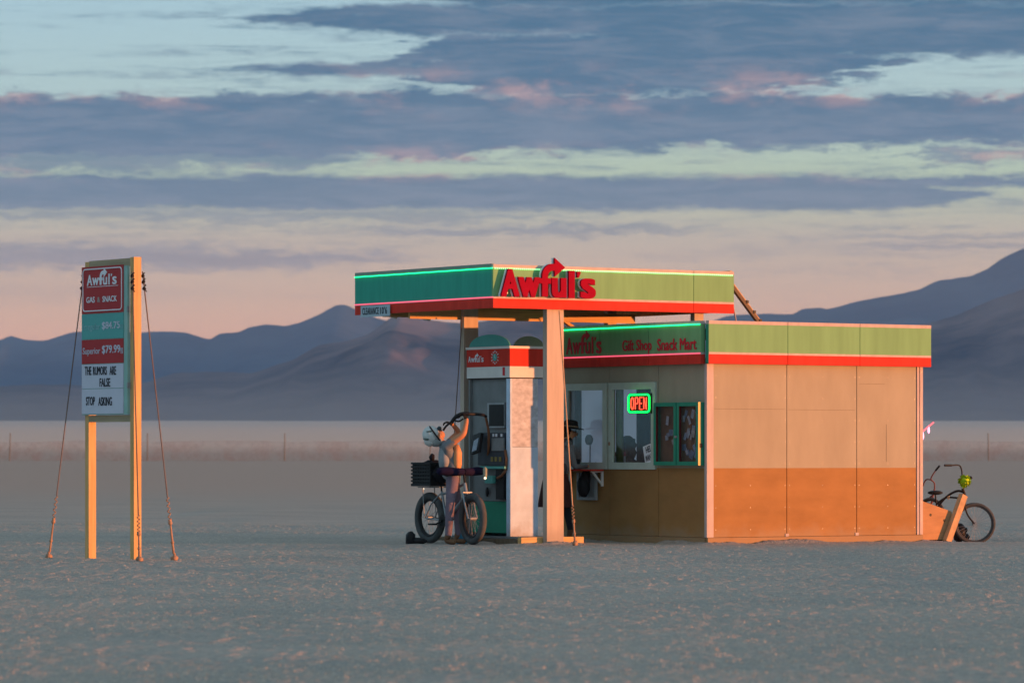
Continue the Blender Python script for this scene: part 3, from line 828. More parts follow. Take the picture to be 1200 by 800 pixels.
m = MB().use(CURT); m.box(-.01, .01, -(b - a) / 2, (b - a) / 2, 0, .44); m.use(mat('blue print', (.05, .08, .16), .7)).box(-.014, -.011, -(b - a) / 2, (b - a) / 2, .0, .14)
o = m.build('poster'); o.location = W(.8, (a + b) / 2, 1.62); o.rotation_euler = (0, 0, PHI); tag(o, 'tall dark poster hanging inside, seen through the left window', 'poster')
# desk fan
f0 = W(.30, t_of_u(691.5, .30), 1.05)
fan = thing('desk_fan', 'round grey desk fan on a thin stem inside the left window', 'fan', f0, PHI)
MB().use(METALG).tube([(0, 0, .0), (0, 0, .02)], .08, 14).build('base', fan)
MB().use(METALG).tube([(0, 0, .02), (0, 0, .36)], .009, 6).build('stem', fan)
MB().use(GREYP).tube([(-.05, 0, .43), (-.04, 0, .43), (0, 0, .43), (.03, 0, .43)], [.055, .075, .075, .04], 16).build('fan_cage', fan)
m = MB().use(DARKWOOD); m.box(-.18, .18, -1.25, 1.15, -.03, 0); m.box(-.15, .15, -1.2, -1.15, -.9, -.03); m.box(-.15, .15, 1.05, 1.1, -.9, -.03)
o = m.build('inner_counter'); o.location = W(.28, 2.35, 1.05); o.rotation_euler = (0, 0, PHI); tag(o, 'dark counter running inside below both kiosk windows', 'counter')
m = MB().use(GREYP); m.box(-.05, .05, -.09, .09, 0, .03); m.beam((0, 0, .03), (-.02, .06, .10), .02, .012)
o = m.build('stapler'); o.location = W(.25, t_of_u(702, .25), 1.051); o.rotation_euler = (0, 0, PHI); tag(o, 'small grey gadget lying on the inner counter beside the desk fan', 'gadget')
m = MB().use(WHITELET).box(-.05, .05, -.06, .06, 0, .19); m.use(mat('pink card', (.55, .12, .16), .7)).box(-.053, .053, -.063, .063, .19, .25)
o = m.build('snack_box'); o.location = W(.2, t_of_u(727, .2), 1.051); o.rotation_euler = (0, 0, PHI); tag(o, 'white snack box with a pink top inside the right window', 'box')
# HELP WANTED card
hc = W(-.004, t_of_u(761.5, -.0), 1.30)
m = MB().use(WHITELET).box(-.003, .0, -.17, .17, -.13, .13)
o = thing('help_wanted_sign', 'tilted white HELP WANTED card in the lower corner of the right window', 'sign', W(-.006, t_of_u(762, -.006), 1.285), PHI)
o.rotation_euler = (Matrix.Rotation(PHI, 3, 'Z') @ Matrix.Rotation(R(-14), 3, 'X')).to_euler()
cd = MB().use(WHITELET).box(-.004, .0, -.15, .15, -.13, .13).build('card', o)
m = MB().use(INK)
put_text(m, "HELP", .17, .085, lambda x, z, y: (-.0045 - y, .085 - x, .02 + z), .03, .002)
m.build('lettering', o); m = MB().use(INK); put_text(m, "WANTED", .25, .085, lambda x, z, y: (-.0045 - y, .125 - x, -.10 + z), .03, .002)
m.build('lettering', o)

# OPEN sign
a, b = t_of_u(736.8, -.05), t_of_u(763.2, -.05); zc = HC + (HV - 472.5) / FPX * (C0.y + B.y * (a + b) / 2)
osn = thing('open_sign', 'glowing neon OPEN sign, red letters in a green rounded frame', 'sign', W(-.05, (a + b) / 2, zc), PHI)
hw, hh_ = (a - b) / 2 - .02, .125
MB().use(BLACK).box(.0, .015, -hw - .02, hw + .02, -hh_ - .02, hh_ + .02).build('backing', osn)
pts = []
for (cy, cz, a0) in ((hw - .05, hh_ - .05, 0), (-hw + .05, hh_ - .05, 90), (-hw + .05, -hh_ + .05, 180), (hw - .05, -hh_ + .05, 270)):
    for k in range(6):
        th = R(a0 + 18 * k); pts.append((-.02, cy + .05 * math.cos(th), cz + .05 * math.sin(th)))
MB().use(NEON_G).tube(pts, .013, 8, closed=True).build('neon_frame', osn)
m = MB().use(NEON_R)
lw = (2 * hw - .10) / 4
def lp(pl, k): # letter polyline in unit box -> local
    x0 = hw - .05 - k * lw
    return [(-.02, x0 - (.08 + p * .82) * lw, -.085 + q * .17) for p, q in pl]
Ocirc = [(.45 + .40 * math.cos(t), .5 + .5 * math.sin(t)) for t in np.linspace(0, 2 * math.pi, 15)[:-1]]
m.tube(lp(Ocirc, 0), .008, 6, closed=True)
m.tube(lp([(.1, 0), (.1, 1), (.6, 1), (.85, .85), (.85, .6), (.6, .47), (.12, .47)], 1), .008, 6)
m.tube(lp([(.85, 1), (.1, 1), (.1, 0), (.85, 0)], 2), .008, 6); m.tube(lp([(.1, .5), (.7, .5)], 2), .008, 6)
m.tube(lp([(.1, 0), (.1, 1), (.85, 0), (.85, 1)], 3), .008, 6)
m.build('neon_letters', osn)

# notice cabinet
cab = thing('notice_cabinet', 'green two door glass notice cabinet on the shaded wall beside the corner', 'cabinet', W(0, .6, 1.11), PHI)
O = (0, .6, 1.11); t0, t1, z0, z1 = .06, 1.13, 1.11, 2.0
m = MB(O).use(GREEN2)
m.box(-.07, -.002, t0, t1, z0, z0 + .03); m.box(-.07, -.002, t0, t1, z1 - .03, z1); m.box(-.07, -.002, t0, t0 + .03, z0 + .03, z1 - .03); m.box(-.07, -.002, t1 - .03, t1, z0 + .03, z1 - .03)
m.build('case', cab)
CORK = mat('cork', (0.36, 0.19, 0.12), .9, .15, 6)
MB(O).use(CORK).box(-.012, -.004, t0 + .03, t1 - .03, z0 + .03, z1 - .03).build('cork_board', cab)
YEL = mat('yellow painted edge', (0.75, 0.58, 0.22), .6, .12, 8)
for (a, b) in ((t0, .575), (.595, t1)):
    m = MB(O).use(GREEN2); w = .055; x0, x1 = -.115, -.075
    m.box(x0, x1, a, b, z0, z0 + w); m.box(x0, x1, a, b, z1 - w, z1); m.box(x0, x1, a, a + w, z0 + w, z1 - w); m.box(x0, x1, b - w, b, z0 + w, z1 - w)
    if a == t0: m.use(YEL).box(x0 - .002, x1 + .002, a - .003, a - .0005, z0, z1)
    m.use(mat('dark red edge', (.16, .02, .02), .7)).box(x0 + .002, x1, b - w - .004, b - w - .0005, z0 + w, z1 - w)
    d = m.build('door', cab)
    MB(O).use(glass('cabinet glass', .12)).box(-.098, -.094, a + w, b - w, z0 + w, z1 - w).build('pane', d)
MB(O).use(METALG).box(-.13, -.115, .56, .61, 1.50, 1.53).build('lock', cab)
MB(O).use(BLACK).box(-.09, -.05, t0 - .012, t0 - .004, 1.36, 1.42).build('lock', cab)
pap = [mat('paper %d' % i, c, .8, .25, 20) for i, c in enumerate([(.65, .63, .68), (.42, .45, .55), (.62, .52, .48), (.3, .33, .44)])]
for i in range(34):
    t = random.uniform(.12, .52) if i < 26 else random.uniform(.66, .98); z = random.uniform(1.22, 1.88) if i < 26 else random.uniform(1.4, 1.75)
    w, h = random.uniform(.03, .07), random.uniform(.04, .10); an = random.uniform(-.5, .5); x = -.014 - .0012 * i
    q = [(-w, -h), (w, -h), (w, h), (-w, h)]; q = [(p * math.cos(an) - r * math.sin(an), p * math.sin(an) + r * math.cos(an)) for p, r in q]
    t = min(max(t, .10 + w), 1.03 - w) ; z = min(max(z, 1.16 + h), 1.95 - h)
    m = MB(O).use(pap[i % 4]); cvs = [(x, t + p * .7, z + r * .7) for p, r in q] + [(x + .0008, t + p * .7, z + r * .7) for p, r in q]
    m.add(cvs, [(0, 1, 2, 3), (7, 6, 5, 4)]); m.build('pinned_paper', cab)

# ================================================================== CANOPY
SK, TK, LK, MK = -2.881, 1.10, 3.635, 4.178
ZB, ZT = 3.296, 3.915
can = thing('canopy', 'flat gas station canopy with green and red fascia on wooden posts', 'canopy', W(SK, TK, 0), PHI)
O = (SK, TK, 0)
SE, TE = SK + MK, TK + LK
m = MB(O); bands(m, 's', SK, SE, TK, TK + .035, ZB, [SE - .72]); m.build('side_fascia', can)
m = MB(O)
CANTEAL = mat('teal green canopy paint', (0.045, 0.33, 0.25), .8, .1, 2.0, (3, 3, .35), .15, 60)
for za, zb, mm in ((0, .133, RED), (.133, .163, TRIMP), (.163, .557, CANTEAL), (.557, .615, GREYP)):
    m.use(mm).box(SK - (.003 if mm is TRIMP else 0), SK + .035, TK + .037, TE, ZB + za, ZB + zb)
m.build('front_fascia', can)
m = MB(O).use(WOODX)
m.box(SK + .04, SE, TE - .04, TE - .005, ZB, ZT); m.box(SE - .04, SE - .005, TK + .04, TE - .045, ZB + .02, ZT); m.build('rear_fascia', can)
m = MB(O).use(DARKWOOD); m.box(SK + .04, SE - .045, TK + .04, TE - .045, 3.72, 3.75); m.build('roof_deck', can)
m = MB(O).use(WOODX); m.box(SK + .10, SE - .1, 3.40, 3.44, ZB - .085, ZB + .05); m.build('joist', can)
m = MB(O).use(WOODX); m.box(SK + .10, SE - .1, 4.10, 4.14, ZB - .04, ZB + .12); m.build('joist', can)
for s in (-2.2, -1.0, .4):
    m = MB(O).use(WOOD); m.box(s, s + .04, TK + .05, TE - .06, ZB + .14, ZB + .28); m.build('joist', can)
MB(O).use(LED_G).box(SK - .016, SK - .004, TK + .0, TE, ZB + .547, ZB + .558).build('led_strip', can)
MB(O).use(LED_R).box(SK - .012, SK - .004, TK + .0, TE, ZB + .142, ZB + .155).build('led_strip', can)
m = MB(O).use(LED_GD); n = 118
for i in range(n):
    s = SK + .02 + i * (MK - .03) / n; m.box(s, s + .014, TK - .012, TK - .004, ZB + .543, ZB + .557)
m.build('led_strip', can)
m = MB(O).use(TRIMP)
m.beam((SE - .01, TK + .01, ZB + .15), (SE + .07, TK + .02, 3.11), .02, .01); m.build('strap', can)
# posts
for nm, (sa, ta, zb) in {'a': (s_of_u(641, 1.165), 1.165, 0.0), 'b': (s_of_u(543.8, 3.32), 3.32, .10), 'c': (.74, 1.30, 3.03), 'd': (.74, 3.46, 3.03)}.items():
    m = MB(O).use(POSTW)
    wv = {'a': .285, 'b': .245}.get(nm, .16)
    m.box(sa, sa + wv, ta, ta + .10, zb - (.04 if zb == 0 else 0), ZB + (.12 if zb < 1 else .13)); m.build('post', can)
# props
m = MB(O).use(WOOD); m.beam((-.35, 3.48, ZB + .10), (.30, 3.48, 3.04), .04, .07, (0, 1, 0)); m.build('brace', can)
pa, pb = s_of_u(857, 2.0), s_of_u(899, 2.0)
m = MB(O).use(DARKWOOD); m.beam((pa, 2.0, HC + (HV - 332) / FPX * 59.5), (pb + .03, 2.0, 3.01), .05, .06, (0, 1, 0))
m.use(WOOD).beam((pa + .035, 2.0, HC + (HV - 331.5) / FPX * 59.5), (pb + .065, 2.0, 3.01), .045, .012, (0, 1, 0))
for k in (.35, .55, .72): 
    zz = HC + (HV - 332) / FPX * 59.5; m.use(BLACK).box(pa + (pb - pa) * k + .02, pa + (pb - pa) * k + .06, 1.96, 2.03, zz + (3.01 - zz) * k, zz + (3.01 - zz) * k + .045)
m.build('brace', can)
# foot timber of the near post
m = MB(O).use(WOODX); s0, s1 = s_of_u(611, 1.28), s_of_u(684, 1.28)
m.box(s0, s1, 1.28, 1.37, -.02, .105); m.build('foot_timber', can)
# lights hanging under the canopy
for i, (u0, u1, v0, v1) in enumerate(((452, 464, 367, 371), (474, 503, 366.5, 373))):
    t = 4.45
    sa, sb = s_of_u(u0, t), s_of_u(u1, t); Y = (W(sa, t).y)
    za, zb = HC + (HV - v0) / FPX * Y, HC + (HV - v1) / FPX * Y
    m = MB().use(WHITEP)
    m.beam(W(sa, t, za + .02), W(sb, t, zb), .09, .06); m.beam(W(sb, t, zb - .012), W(sb, t, za + .3), .012, .012, (1, 0, 0))
    c = W((sa + sb) / 2, t, za); m.v = [tuple(Vector(v) - c) for v in m.v]
    o = m.build('hanging_lamp'); o.location = c
    tag(o, ('short' if i == 0 else 'longer') + ' white tube lamp tilted under the canopy, ' + ('nearer the clearance plate' if i == 0 else 'nearer the pump'), 'lamp', 'tube lamps under the canopy')
# big standing letters
bigl = thing('roof_letters', 'large raised crimson letters spelling Awful\'s with an arrow on the canopy', 'sign', W(s_of_u(588, TK - .11), TK, ZB + .165), PHI)
sl, sr = s_of_u(588.5, TK - .11), s_of_u(698, TK - .11)
O = (sl, TK, ZB + .165)
m = MB(O).use(LETTER)
def big_place(x, z, y): return (sl + x, TK - .075 - y, ZB + .168 + z)
awfuls(m, sr - sl, .365, big_place, .035, .06)
m.build('letter_faces', bigl)
m = MB(O).use(WHITELET)
def big_place2(x, z, y): return (sl + x - .012, TK - .045 - y, ZB + .168 + z)
awfuls(m, sr - sl, .365, big_place2, .028, .06)
m.build('letter_backs', bigl)
for k in (.08, .30, .48, .62, .75, .92): MB(O).use(METALG).box(sl + (sr - sl) * k, sl + (sr - sl) * k + .02, TK - .045, TK - .003, ZB + .20, ZB + .22).build('standoff', bigl)
# clearance plate
ta, tb = t_of_u(423.5, SK - .02), t_of_u(457.5, SK - .02); zc = HC + (HV - 364.3) / FPX * W(SK, (ta + tb) / 2).y
cp = thing('clearance_sign', 'small pale blue plate reading CLEARANCE 10\'6 on the canopy corner', 'sign', W(SK - .02, (ta + tb) / 2, zc), PHI)
hw = (ta - tb) / 2
PALEB = mat('pale blue plate', (0.38, 0.47, 0.54), .6, .06, 5)
MB().use(PALEB).box(-.012, -.003, -hw, hw, -.082, .082).build('plate', cp)
m = MB().use(INK); put_text(m, "CLEARANCE", hw * 1.12, .10, lambda x, z, y: (-.0125 - y, hw * .87 - x, -.048 + z), .012, .003, 1.12); m.build('lettering', cp)
m = MB().use(INK); put_text(m, "10'6", hw * .46, .10, lambda x, z, y: (-.0125 - y, -hw * .36 - x, -.048 + z), .012, .003, 1.12); m.build('lettering', cp)

# ================================================================== PUMP ISLAND + PUMP
isl = thing('pump_island', 'low dark timber platform under the fuel pump', 'platform', W(-2.27, 1.40), PHI); O = (-2.27, 1.40, 0)
MB(O).use(DARKWOOD).box(-2.27, -1.21, 1.40, 3.72, -.02, .075).build('deck', isl)
MB(O).use(GREYP).box(-2.16, -1.35, 1.62, 3.25, .079, .104).build('plinth', isl)
S0, T0 = -2.03, 1.95
pump = thing('fuel_pump', 'makeshift fuel pump with red header, green domes and aluminium side', 'fuel pump', W(S0, T0, .104), PHI); O = (S0, T0, .104)
S1, T1 = -1.44, 3.06
zt = 2.78
# header
m = MB(O)
m.use(RED).box(S0, S1, T0, T1, 2.515, 2.765)
m.use(WHITEP).box(S0 - .012, S1 + .012, T0 - .012, T1 + .012, 2.765, 2.80); m.box(S0, S1, T0, T1, 2.355, 2.513)
m.use(SEAM).box(S0 + .01, S1 - .01, T0 + .01, T1 - .01, 2.34, 2.353)
m.build('header', pump)
def dome(n, fx, mm, d):
    pts = [fx(math.cos(math.pi * i / n), math.sin(math.pi * i / n)) for i in range(n + 1)]
    vs = pts + [tuple(Vector(p) + Vector(d)) for p in pts]; k = n + 1
    MB(O).use(mm).add(vs, [tuple(range(k)), tuple(range(k, 2 * k))[::-1]] + [(i, i + k, (i + 1) % k + k, (i + 1) % k) for i in range(k)]).build('dome', pump)
dome(18, lambda c, s: (S0 + .02, (T0 + T1) / 2 + c * .52, 2.80 + s * .175), TEAL, (.02, 0, 0))
dome(18, lambda c, s: ((s_of_u(602, 2.98) + s_of_u(638, 2.98)) / 2 + c * .27, 2.98, 2.80 + s * .18), mat('sage paint', (.30, .36, .30), .6), (0, .02, 0))
# header marks on the front face
pl = lambda tl, z: (lambda x, zz, y: (S0 - .002 - y, tl - x, z + zz))
m = MB(O).use(WHITELET)
ta, tb = t_of_u(549, S0), t_of_u(567, S0); awfuls(m, ta - tb, .085, pl(ta, 2.585), .003, .03)
m.build('lettering', pump)
tcx = t_of_u(580.2, S0); zc = 2.645
m = MB(O).use(TEAL)
disc = [(S0 - .004, tcx + .055 * math.cos(a), zc + .055 * math.sin(a)) for a in np.linspace(0, 2 * math.pi, 17)[:-1]]
m.add([(p[0] - .002, p[1], p[2]) for p in disc] + disc, [tuple(range(16)), tuple(range(16, 32))[::-1]] + [(i, (i + 1) % 16, (i + 1) % 16 + 16, i + 16) for i in range(16)])
m.use(WHITELET)
for k in range(12):
    a = 2 * math.pi * k / 12; d = Vector((0, math.cos(a), math.sin(a))); c = Vector((S0 - .004, tcx, zc)); m.beam(c + d * .072, c + d * (.10 if k % 2 else .09), .012, .004, (1, 0, 0))
c = Vector((S0 - .008, tcx, zc)); m.beam(c, c + Vector((0, 0, .04)), .006, .002, (1, 0, 0)); m.beam(c, c + Vector((0, -.025, -.012)), .006, .002, (1, 0, 0))
m.build('sun_clock', pump)
m = MB(O).use(REDLET); put_text(m, "1", .05, .115, pl(t_of_u(590.5, S0) + .025, 2.385), .02, .003)
m.build('lettering', pump)
# cabinet
BS0, BS1, BT0 = S0 + .02, s_of_u(630, T0 + .02), T0 + .012
m = MB(O).use(STEEL)
m.box(BS0, BS1, BT0, BT0 + .03, .105, 1.37); m.use(mat('reflection mottled aluminium', (0.48, 0.52, 0.60), 0.7, 0.25, 9.0, (1, 1, 1.5))).box(BS0, BS1, BT0 + .004, BT0 + .03, 1.375, 2.352); m.use(STEEL)  # upper panel: mottling in the colour stands in for blotchy reflections
m.box(BS0 - .004, BS0 + .03, BT0 + .002, BT0 + .10, .105, 2.352)
m.build('side_panel', pump)
m = MB(O).use(GREYP); m.box(BS1 - .05, BS1 - .002, BT0 + .03, T1 - .02, .105, 2.352); m.box(BS0, BS1 - .05, T1 - .05, T1 - .02, .105, 2.352); m.build('cabinet_shell', pump)
f = BS0 + .05      # face of the front equipment
ft0, ft1 = BT0 + .10, T1 - .05
m = MB(O).use(GREYP).box(f, f + .02, ft0, ft1, .60, 2.35); m.build('face_panel', pump)
MB(O).use(GREEN2).box(f - .01, f + .02, ft0 + .02, ft1, .15, .595).build('kick_panel', pump)
def tz(u, v, s): 
    t = t_of_u(u, s); return t, HC + (HV - v) / FPX * W(s, t).y
def pbox(name, u0, u1, v0, v1, s0, s1, mm, extra=None):
    t1_, zt_ = tz(u0, v0, s0); t0_, zb_ = tz(u1, v1, s0)
    o = MB(O).use(mm).box(s0, s1, t0_, t1_, zb_, zt_).build(name, pump); return o
pbox('screen_bezel', 571, 591, 472, 501, f - .04, f - .001, METALG)
pbox('screen', 573, 590, 474, 499, f - .046, f - .041, BLACK)
pbox('keypad', 560, 591, 507, 545, f - .05, f - .001, mat('dark blue grey', (.05, .055, .07), .5, .2, 8))
pbox('card_reader', 576, 590, 513, 528, f - .07, f - .051, GREYP)
for u in (577, 580.5, 586.5): pbox('button', u, u + 1.6, 508, 511.5, f - .062, f - .051, WHITELET)
for u in (575, 579.5, 584.5): pbox('button', u, u + 2.4, 535, 540.5, f - .062, f - .051, mat('amber key', (.22, .17, .06), .6))
pbox('tray', 562, 591, 546, 549, f - .12, f - .001, TEAL)
pbox('nozzle_box', 581, 590, 550, 585, f - .07, f - .001, BLACK)
pbox('receipt_box', 568, 577, 557, 566, f - .11, f - .002, TEAL)
m = MB(O).use(BLACK); t_, z_ = tz(571.5, 576, f - .02); m.ball((f - .03, t_, z_), .05, 12, 8, .4, .7, 1.4); m.build('speaker', pump)
t_, z_ = tz(561.5, 520, f - .15)
m = MB(O).use(BLACK); m.beam((f - .22, t_ - .02, z_ - .13), (f - .14, t_ + .03, z_ + .14), .20, .05, (1, 0, 0)); m.build('display', pump)
m = MB(O).use(mat('screen print', (.30, .34, .42), .4, .3, 14)); m.beam((f - .248, t_ - .02, z_ - .10), (f - .168, t_ + .03, z_ + .11), .12, .006, (1, 0, 0)); m.build('screen', pump)
# second hose on the pump
def hose(name, pts, r, mm, parent=None, base=None):
    P_ = [Vector(p) for p in pts]; out = []
    n = len(P_)
    for i in range(n - 1):
        p0, p1, p2, p3 = P_[max(i - 1, 0)], P_[i], P_[i + 1], P_[min(i + 2, n - 1)]
        for k in range(6):
            t = k / 6; out.append(0.5 * ((2 * p1) + (p2 - p0) * t + (2 * p0 - 5 * p1 + 4 * p2 - p3) * t * t + (3 * p1 - p0 - 3 * p2 + p3) * t ** 3))
    out.append(P_[-1])
    base = base or Vector((0, 0, 0))
    m = MB(base).use(mm); m.tube(out, r, 8)
    o = m.build(name, parent)
    if not parent: o.location = base
    return o
HOSEB = mat('brown rubber hose', (.19, .085, .045), .6, .2, 10)
rotm = Matrix.Rotation(-PHI, 3, 'Z')
def L(p): # world -> pump local (before MB offset)
    q = rotm @ (Vector(p) - C0); return q - Vector(O)
s_ = f - .10
hp = []
for u, v in ((592, 527), (593.5, 537), (593, 550), (588, 557), (583, 560)):
    t, z = tz(u, v, BS0 - .03 if u > 590 else s_); hp.append(Vector((BS0 - .03 if u > 590 else s_, t, z)) - Vector(O))
m = MB().use(HOSEB).tube(hp, .02, 8); m.build('hose', pump)

# ================================================================== PRICE SIGN
SG = Vector((-4.467, 48.4, 0))
sg = thing('price_sign', 'tall timber framed price sign reading Awful\'s GAS & SNACK standing alone on the flat', 'sign', SG, R(35.5))
# local: x along sunlit side faces, y along the panel (left/away)
PW = .088
for y, nm in ((0.0, 'post'), (1.075, 'post')):
    m = MB().use(WOOD); m.box(0, .10, y, y + PW, -.05, 3.60 if y == 0 else 3.58); m.build('post', sg)
m = MB().use(WOODX); m = MB().use(mat('frame lumber', (.38, .30, .20), .7, .2, 2, (9, .7, 9), .2, 18))
m.box(.005, .09, PW + .002, 1.073, 3.50, 3.59); m.build('top_rail', sg)
m = MB().use(mat('frame lumber', (.38, .30, .20))); m.box(.005, .09, PW + .002, 1.073, 1.655, 1.735); m.build('bottom_rail', sg)
y0, y1 = .092, 1.17                       # panel extents in y; its far side covers the far post
PX0 = -.035
MINT = mat('mint edging', (.28, .46, .42), .6, .08, 6)
MB().use(MINT).box(PX0, -.003, y0, y1 + .005, 1.74, 3.50).build('panel_backing', sg)
SIGNR = mat('sign red', (.40, .035, .04), .5, .06, 3); SIGNT = mat('sign teal', (.10, .36, .35), .5, .06, 3); SIGNW = mat('sign white', (.54, .55, .66), .5, .03, 3)
yy0, yy1 = y0 + .085, y1
def prow(name, za, zb, mm): return MB().use(mm).box(PX0 - .008, PX0 - .001, yy0, yy1, za + .004, zb - .004).build(name, sg)
def zs(v, y=.6): return HC + (HV - v) / FPX * (SG.y + .8 * y)
rows = [('header_panel', zs(311), zs(367), SIGNR), ('price_panel', zs(367), zs(397), SIGNT), ('price_panel', zs(397), zs(426), SIGNR), ('message_panel', zs(426), zs(455), SIGNW), ('message_panel', zs(455), zs(485), SIGNW)]
pan = []
for nm, zt_, zb_, mm in rows: pan.append(prow(nm, zb_, zt_, mm))
wP = yy1 - yy0
def sp(fr, z): return lambda x, zz, y: (PX0 - .0085 - y, yy1 - fr * wP - x, z + zz)
# outline
m = MB().use(WHITELET); za, zb = zs(311) - .03, zs(367) + .03
pts = []
for (cy, cz, a0) in ((yy1 - .08, za - .05, 0), (yy0 + .08, za - .05, 90), (yy0 + .08, zb + .05, 180), (yy1 - .08, zb + .05, 270)):
    for k in range(5): th = R(a0 + 22.5 * k); pts.append((PX0 - .010, cy + .045 * math.cos(th), cz + .045 * math.sin(th)))
m.tube(pts, .008, 6, closed=True)
m.build('outline', sg); m = MB().use(WHITELET)
awfuls(m, wP * .72, .125, sp(.13, zs(333.5)), .003, .035)
m.box(PX0 - .011, PX0 - .009, yy1 - .88 * wP, yy1 - .13 * wP, zs(335.6), zs(335.0))
m.build('lettering', sg)
def word(body, w, h, fr, z, bold, mm):
    q = MB().use(mm); put_text(q, body, w, h, sp(fr, z), bold, .003); q.build('lettering', sg)
GTX = mat('sign grey text', (.35, .35, .33), .6); FTX = mat('faded text', (.24, .47, .50), .6)
word("GAS", wP * .20, .068, .12, zs(353.7), .03, WHITELET); word("SNACK", wP * .34, .068, .51, zs(353.7), .03, WHITELET); word("&", wP * .07, .062, .38, zs(353.7), 0, GTX)
word("Superior", wP * .42, .10, .03, zs(416.5), .012, SIGNW); word("$79.99", wP * .43, .105, .50, zs(415), .035, SIGNW); word("9/10", wP * .06, .07, .935, zs(415), 0, SIGNW)
word("$84.75", wP * .42, .095, .50, zs(386.5), .035, SIGNW); word("Irregular", wP * .42, .10, .03, zs(388), .01, FTX); word("9/10", wP * .05, .06, .94, zs(386.5), 0, FTX)
for b_, w_, f_, v_ in (("THE", .155, .08, 438.7), ("RUMORS", .33, .28, 439), ("ARE", .15, .68, 439.2), ("FALSE", .25, .44, 452.8), ("STOP", .21, .11, 474.3), ("ASKING", .32, .41, 475)):
    word(b_, wP * w_, .10, f_, zs(v_), .028, INK)
for k in range(2): MB().use(METALG).box(PX0 - .01, PX0 + .02, .072, .089, 2.95 - k * .9, 3.02 - k * .9).build('clamp', sg)

def coil(mb, p, q, r, turns, rr):
    p, q = Vector(p), Vector(q); d = (q - p); x = d.normalized().cross(Vector((0, 1, 0))).normalized(); y = d.normalized().cross(x)
    pts = []
    for i in range(turns * 6 + 1):
        a = i / 6 * 2 * math.pi; pts.append(p + d * (i / (turns * 6)) + (x * math.cos(a) + y * math.sin(a)) * r)
    mb.tube(pts, rr, 5)
def guy(name, top, bot, label, grp, m1=CABLE, r=.008, upper=True, frac=.78, sag=0.0):
    top, bot = Vector(top), Vector(bot)
    root = thing(name, label, 'guy wire', bot, 0, grp)
    t, b = top - bot, Vector((0, 0, 0))
    pts = [t * (1 - k / 12) + Vector((0, 0, -sag * math.sin(math.pi * k / 12))) for k in range(13)]
    k = 1 - frac
    mid = t * k
    m = MB().use(m1); m.tube([t, mid], r, 6); m.build('cable', root)
    if upper:
        m = MB().use(BLACK); coil(m, t * .995, t * .93, .022, 3, .007)
        for q in (.985, .965, .94): m.ball(t * q, .022, 6, 4)
        m.build('cable_clamp', root)
    m = MB().use(RUST)
    coil(m, mid, t * (k * .66), .016, 4, .007)
    m.tube([t * (k * .66), t * (k * .58)], .022, 6); m.tube([t * (k * .58), t * (k * .12)], [.012, .016], 6); m.ball(t * (k * .60), .026, 6, 4); m.ball(t * (k * .3), .022, 6, 4)
    m.build('turnbuckle', root)
    m = MB().use(RUST); m.ball((0, 0, .03), .045, 8, 5, jit=.2); m.tube([(0, 0, -.02), (0, 0, .10)], .014, 6); m.build('anchor', root)
grp = 'guy wires of the price sign'
guy('guy_wire', PX(98.5, 318, 49.35), PX(57, 656, 49.1) * Vector((1, 1, 0)) if False else Vector((PX(57, 656, 49.3).x, 49.3, 0)), 'cable slanting down from the left post of the price sign', grp)
guy('guy_wire', PX(167, 318, 48.5), Vector((PX(204.5, 656, 48.6).x, 48.6, 0)), 'cable slanting down to the right from the price sign', grp)
guy('guy_wire', PX(155.0, 318, 48.40), Vector((PX(163.5, 657, 48.15).x, 48.15, 0)), 'cable hanging straight down along the orange lit post of the price sign', grp, upper=True, frac=.84)
guy('guy_wire', PX(655.5, 364, 56.9), Vector((PX(674, 640, 56.9).x, 56.9, 0)), 'rope running down beside the near canopy post', 'guy wires of the canopy', ROPE, .010, False, .83)
guy('guy_wire', PX(541.5, 371, 58.9), Vector((PX(524, 636, 59.2).x, 59.2, 0)), 'thin dark cable slanting down behind the person drinking', 'guy wires of the canopy', CABLE, .008, False, .9)

# ================================================================== BIKES
def wheel(root, c, r, tr, mm_t, mm_r, axis=(0, 1, 0), spokes=20, name='wheel', rimw=.02):
    c = Vector(c); ax = Vector(axis).normalized(); x = Vector((0, 0, 1)); y = ax.cross(x).normalized()
    circ = lambda R_, n=36: [c + (x * math.cos(2 * math.pi * i / n) + y * math.sin(2 * math.pi * i / n)) * R_ for i in range(n)]
    w = MB().use(METALG); w.tube([c - ax * .05, c + ax * .05], .03, 10); w = w.build(name, root)
    MB().use(mm_t).tube(circ(r - tr), tr, 10, closed=True).build('tyre', w)
    MB().use(mm_r).tube(circ(r - 2 * tr - .002), rimw, 6, closed=True).build('rim', w)
    m = MB().use(METALG)
    for i in range(spokes):
        a = 2 * math.pi * i / spokes; d = x * math.cos(a) + y * math.sin(a); m.tube([c + ax * (.035 if i % 2 else -.035), c + d * (r - 2 * tr)], .0022, 4)
    m.build('spokes', w)
    return w
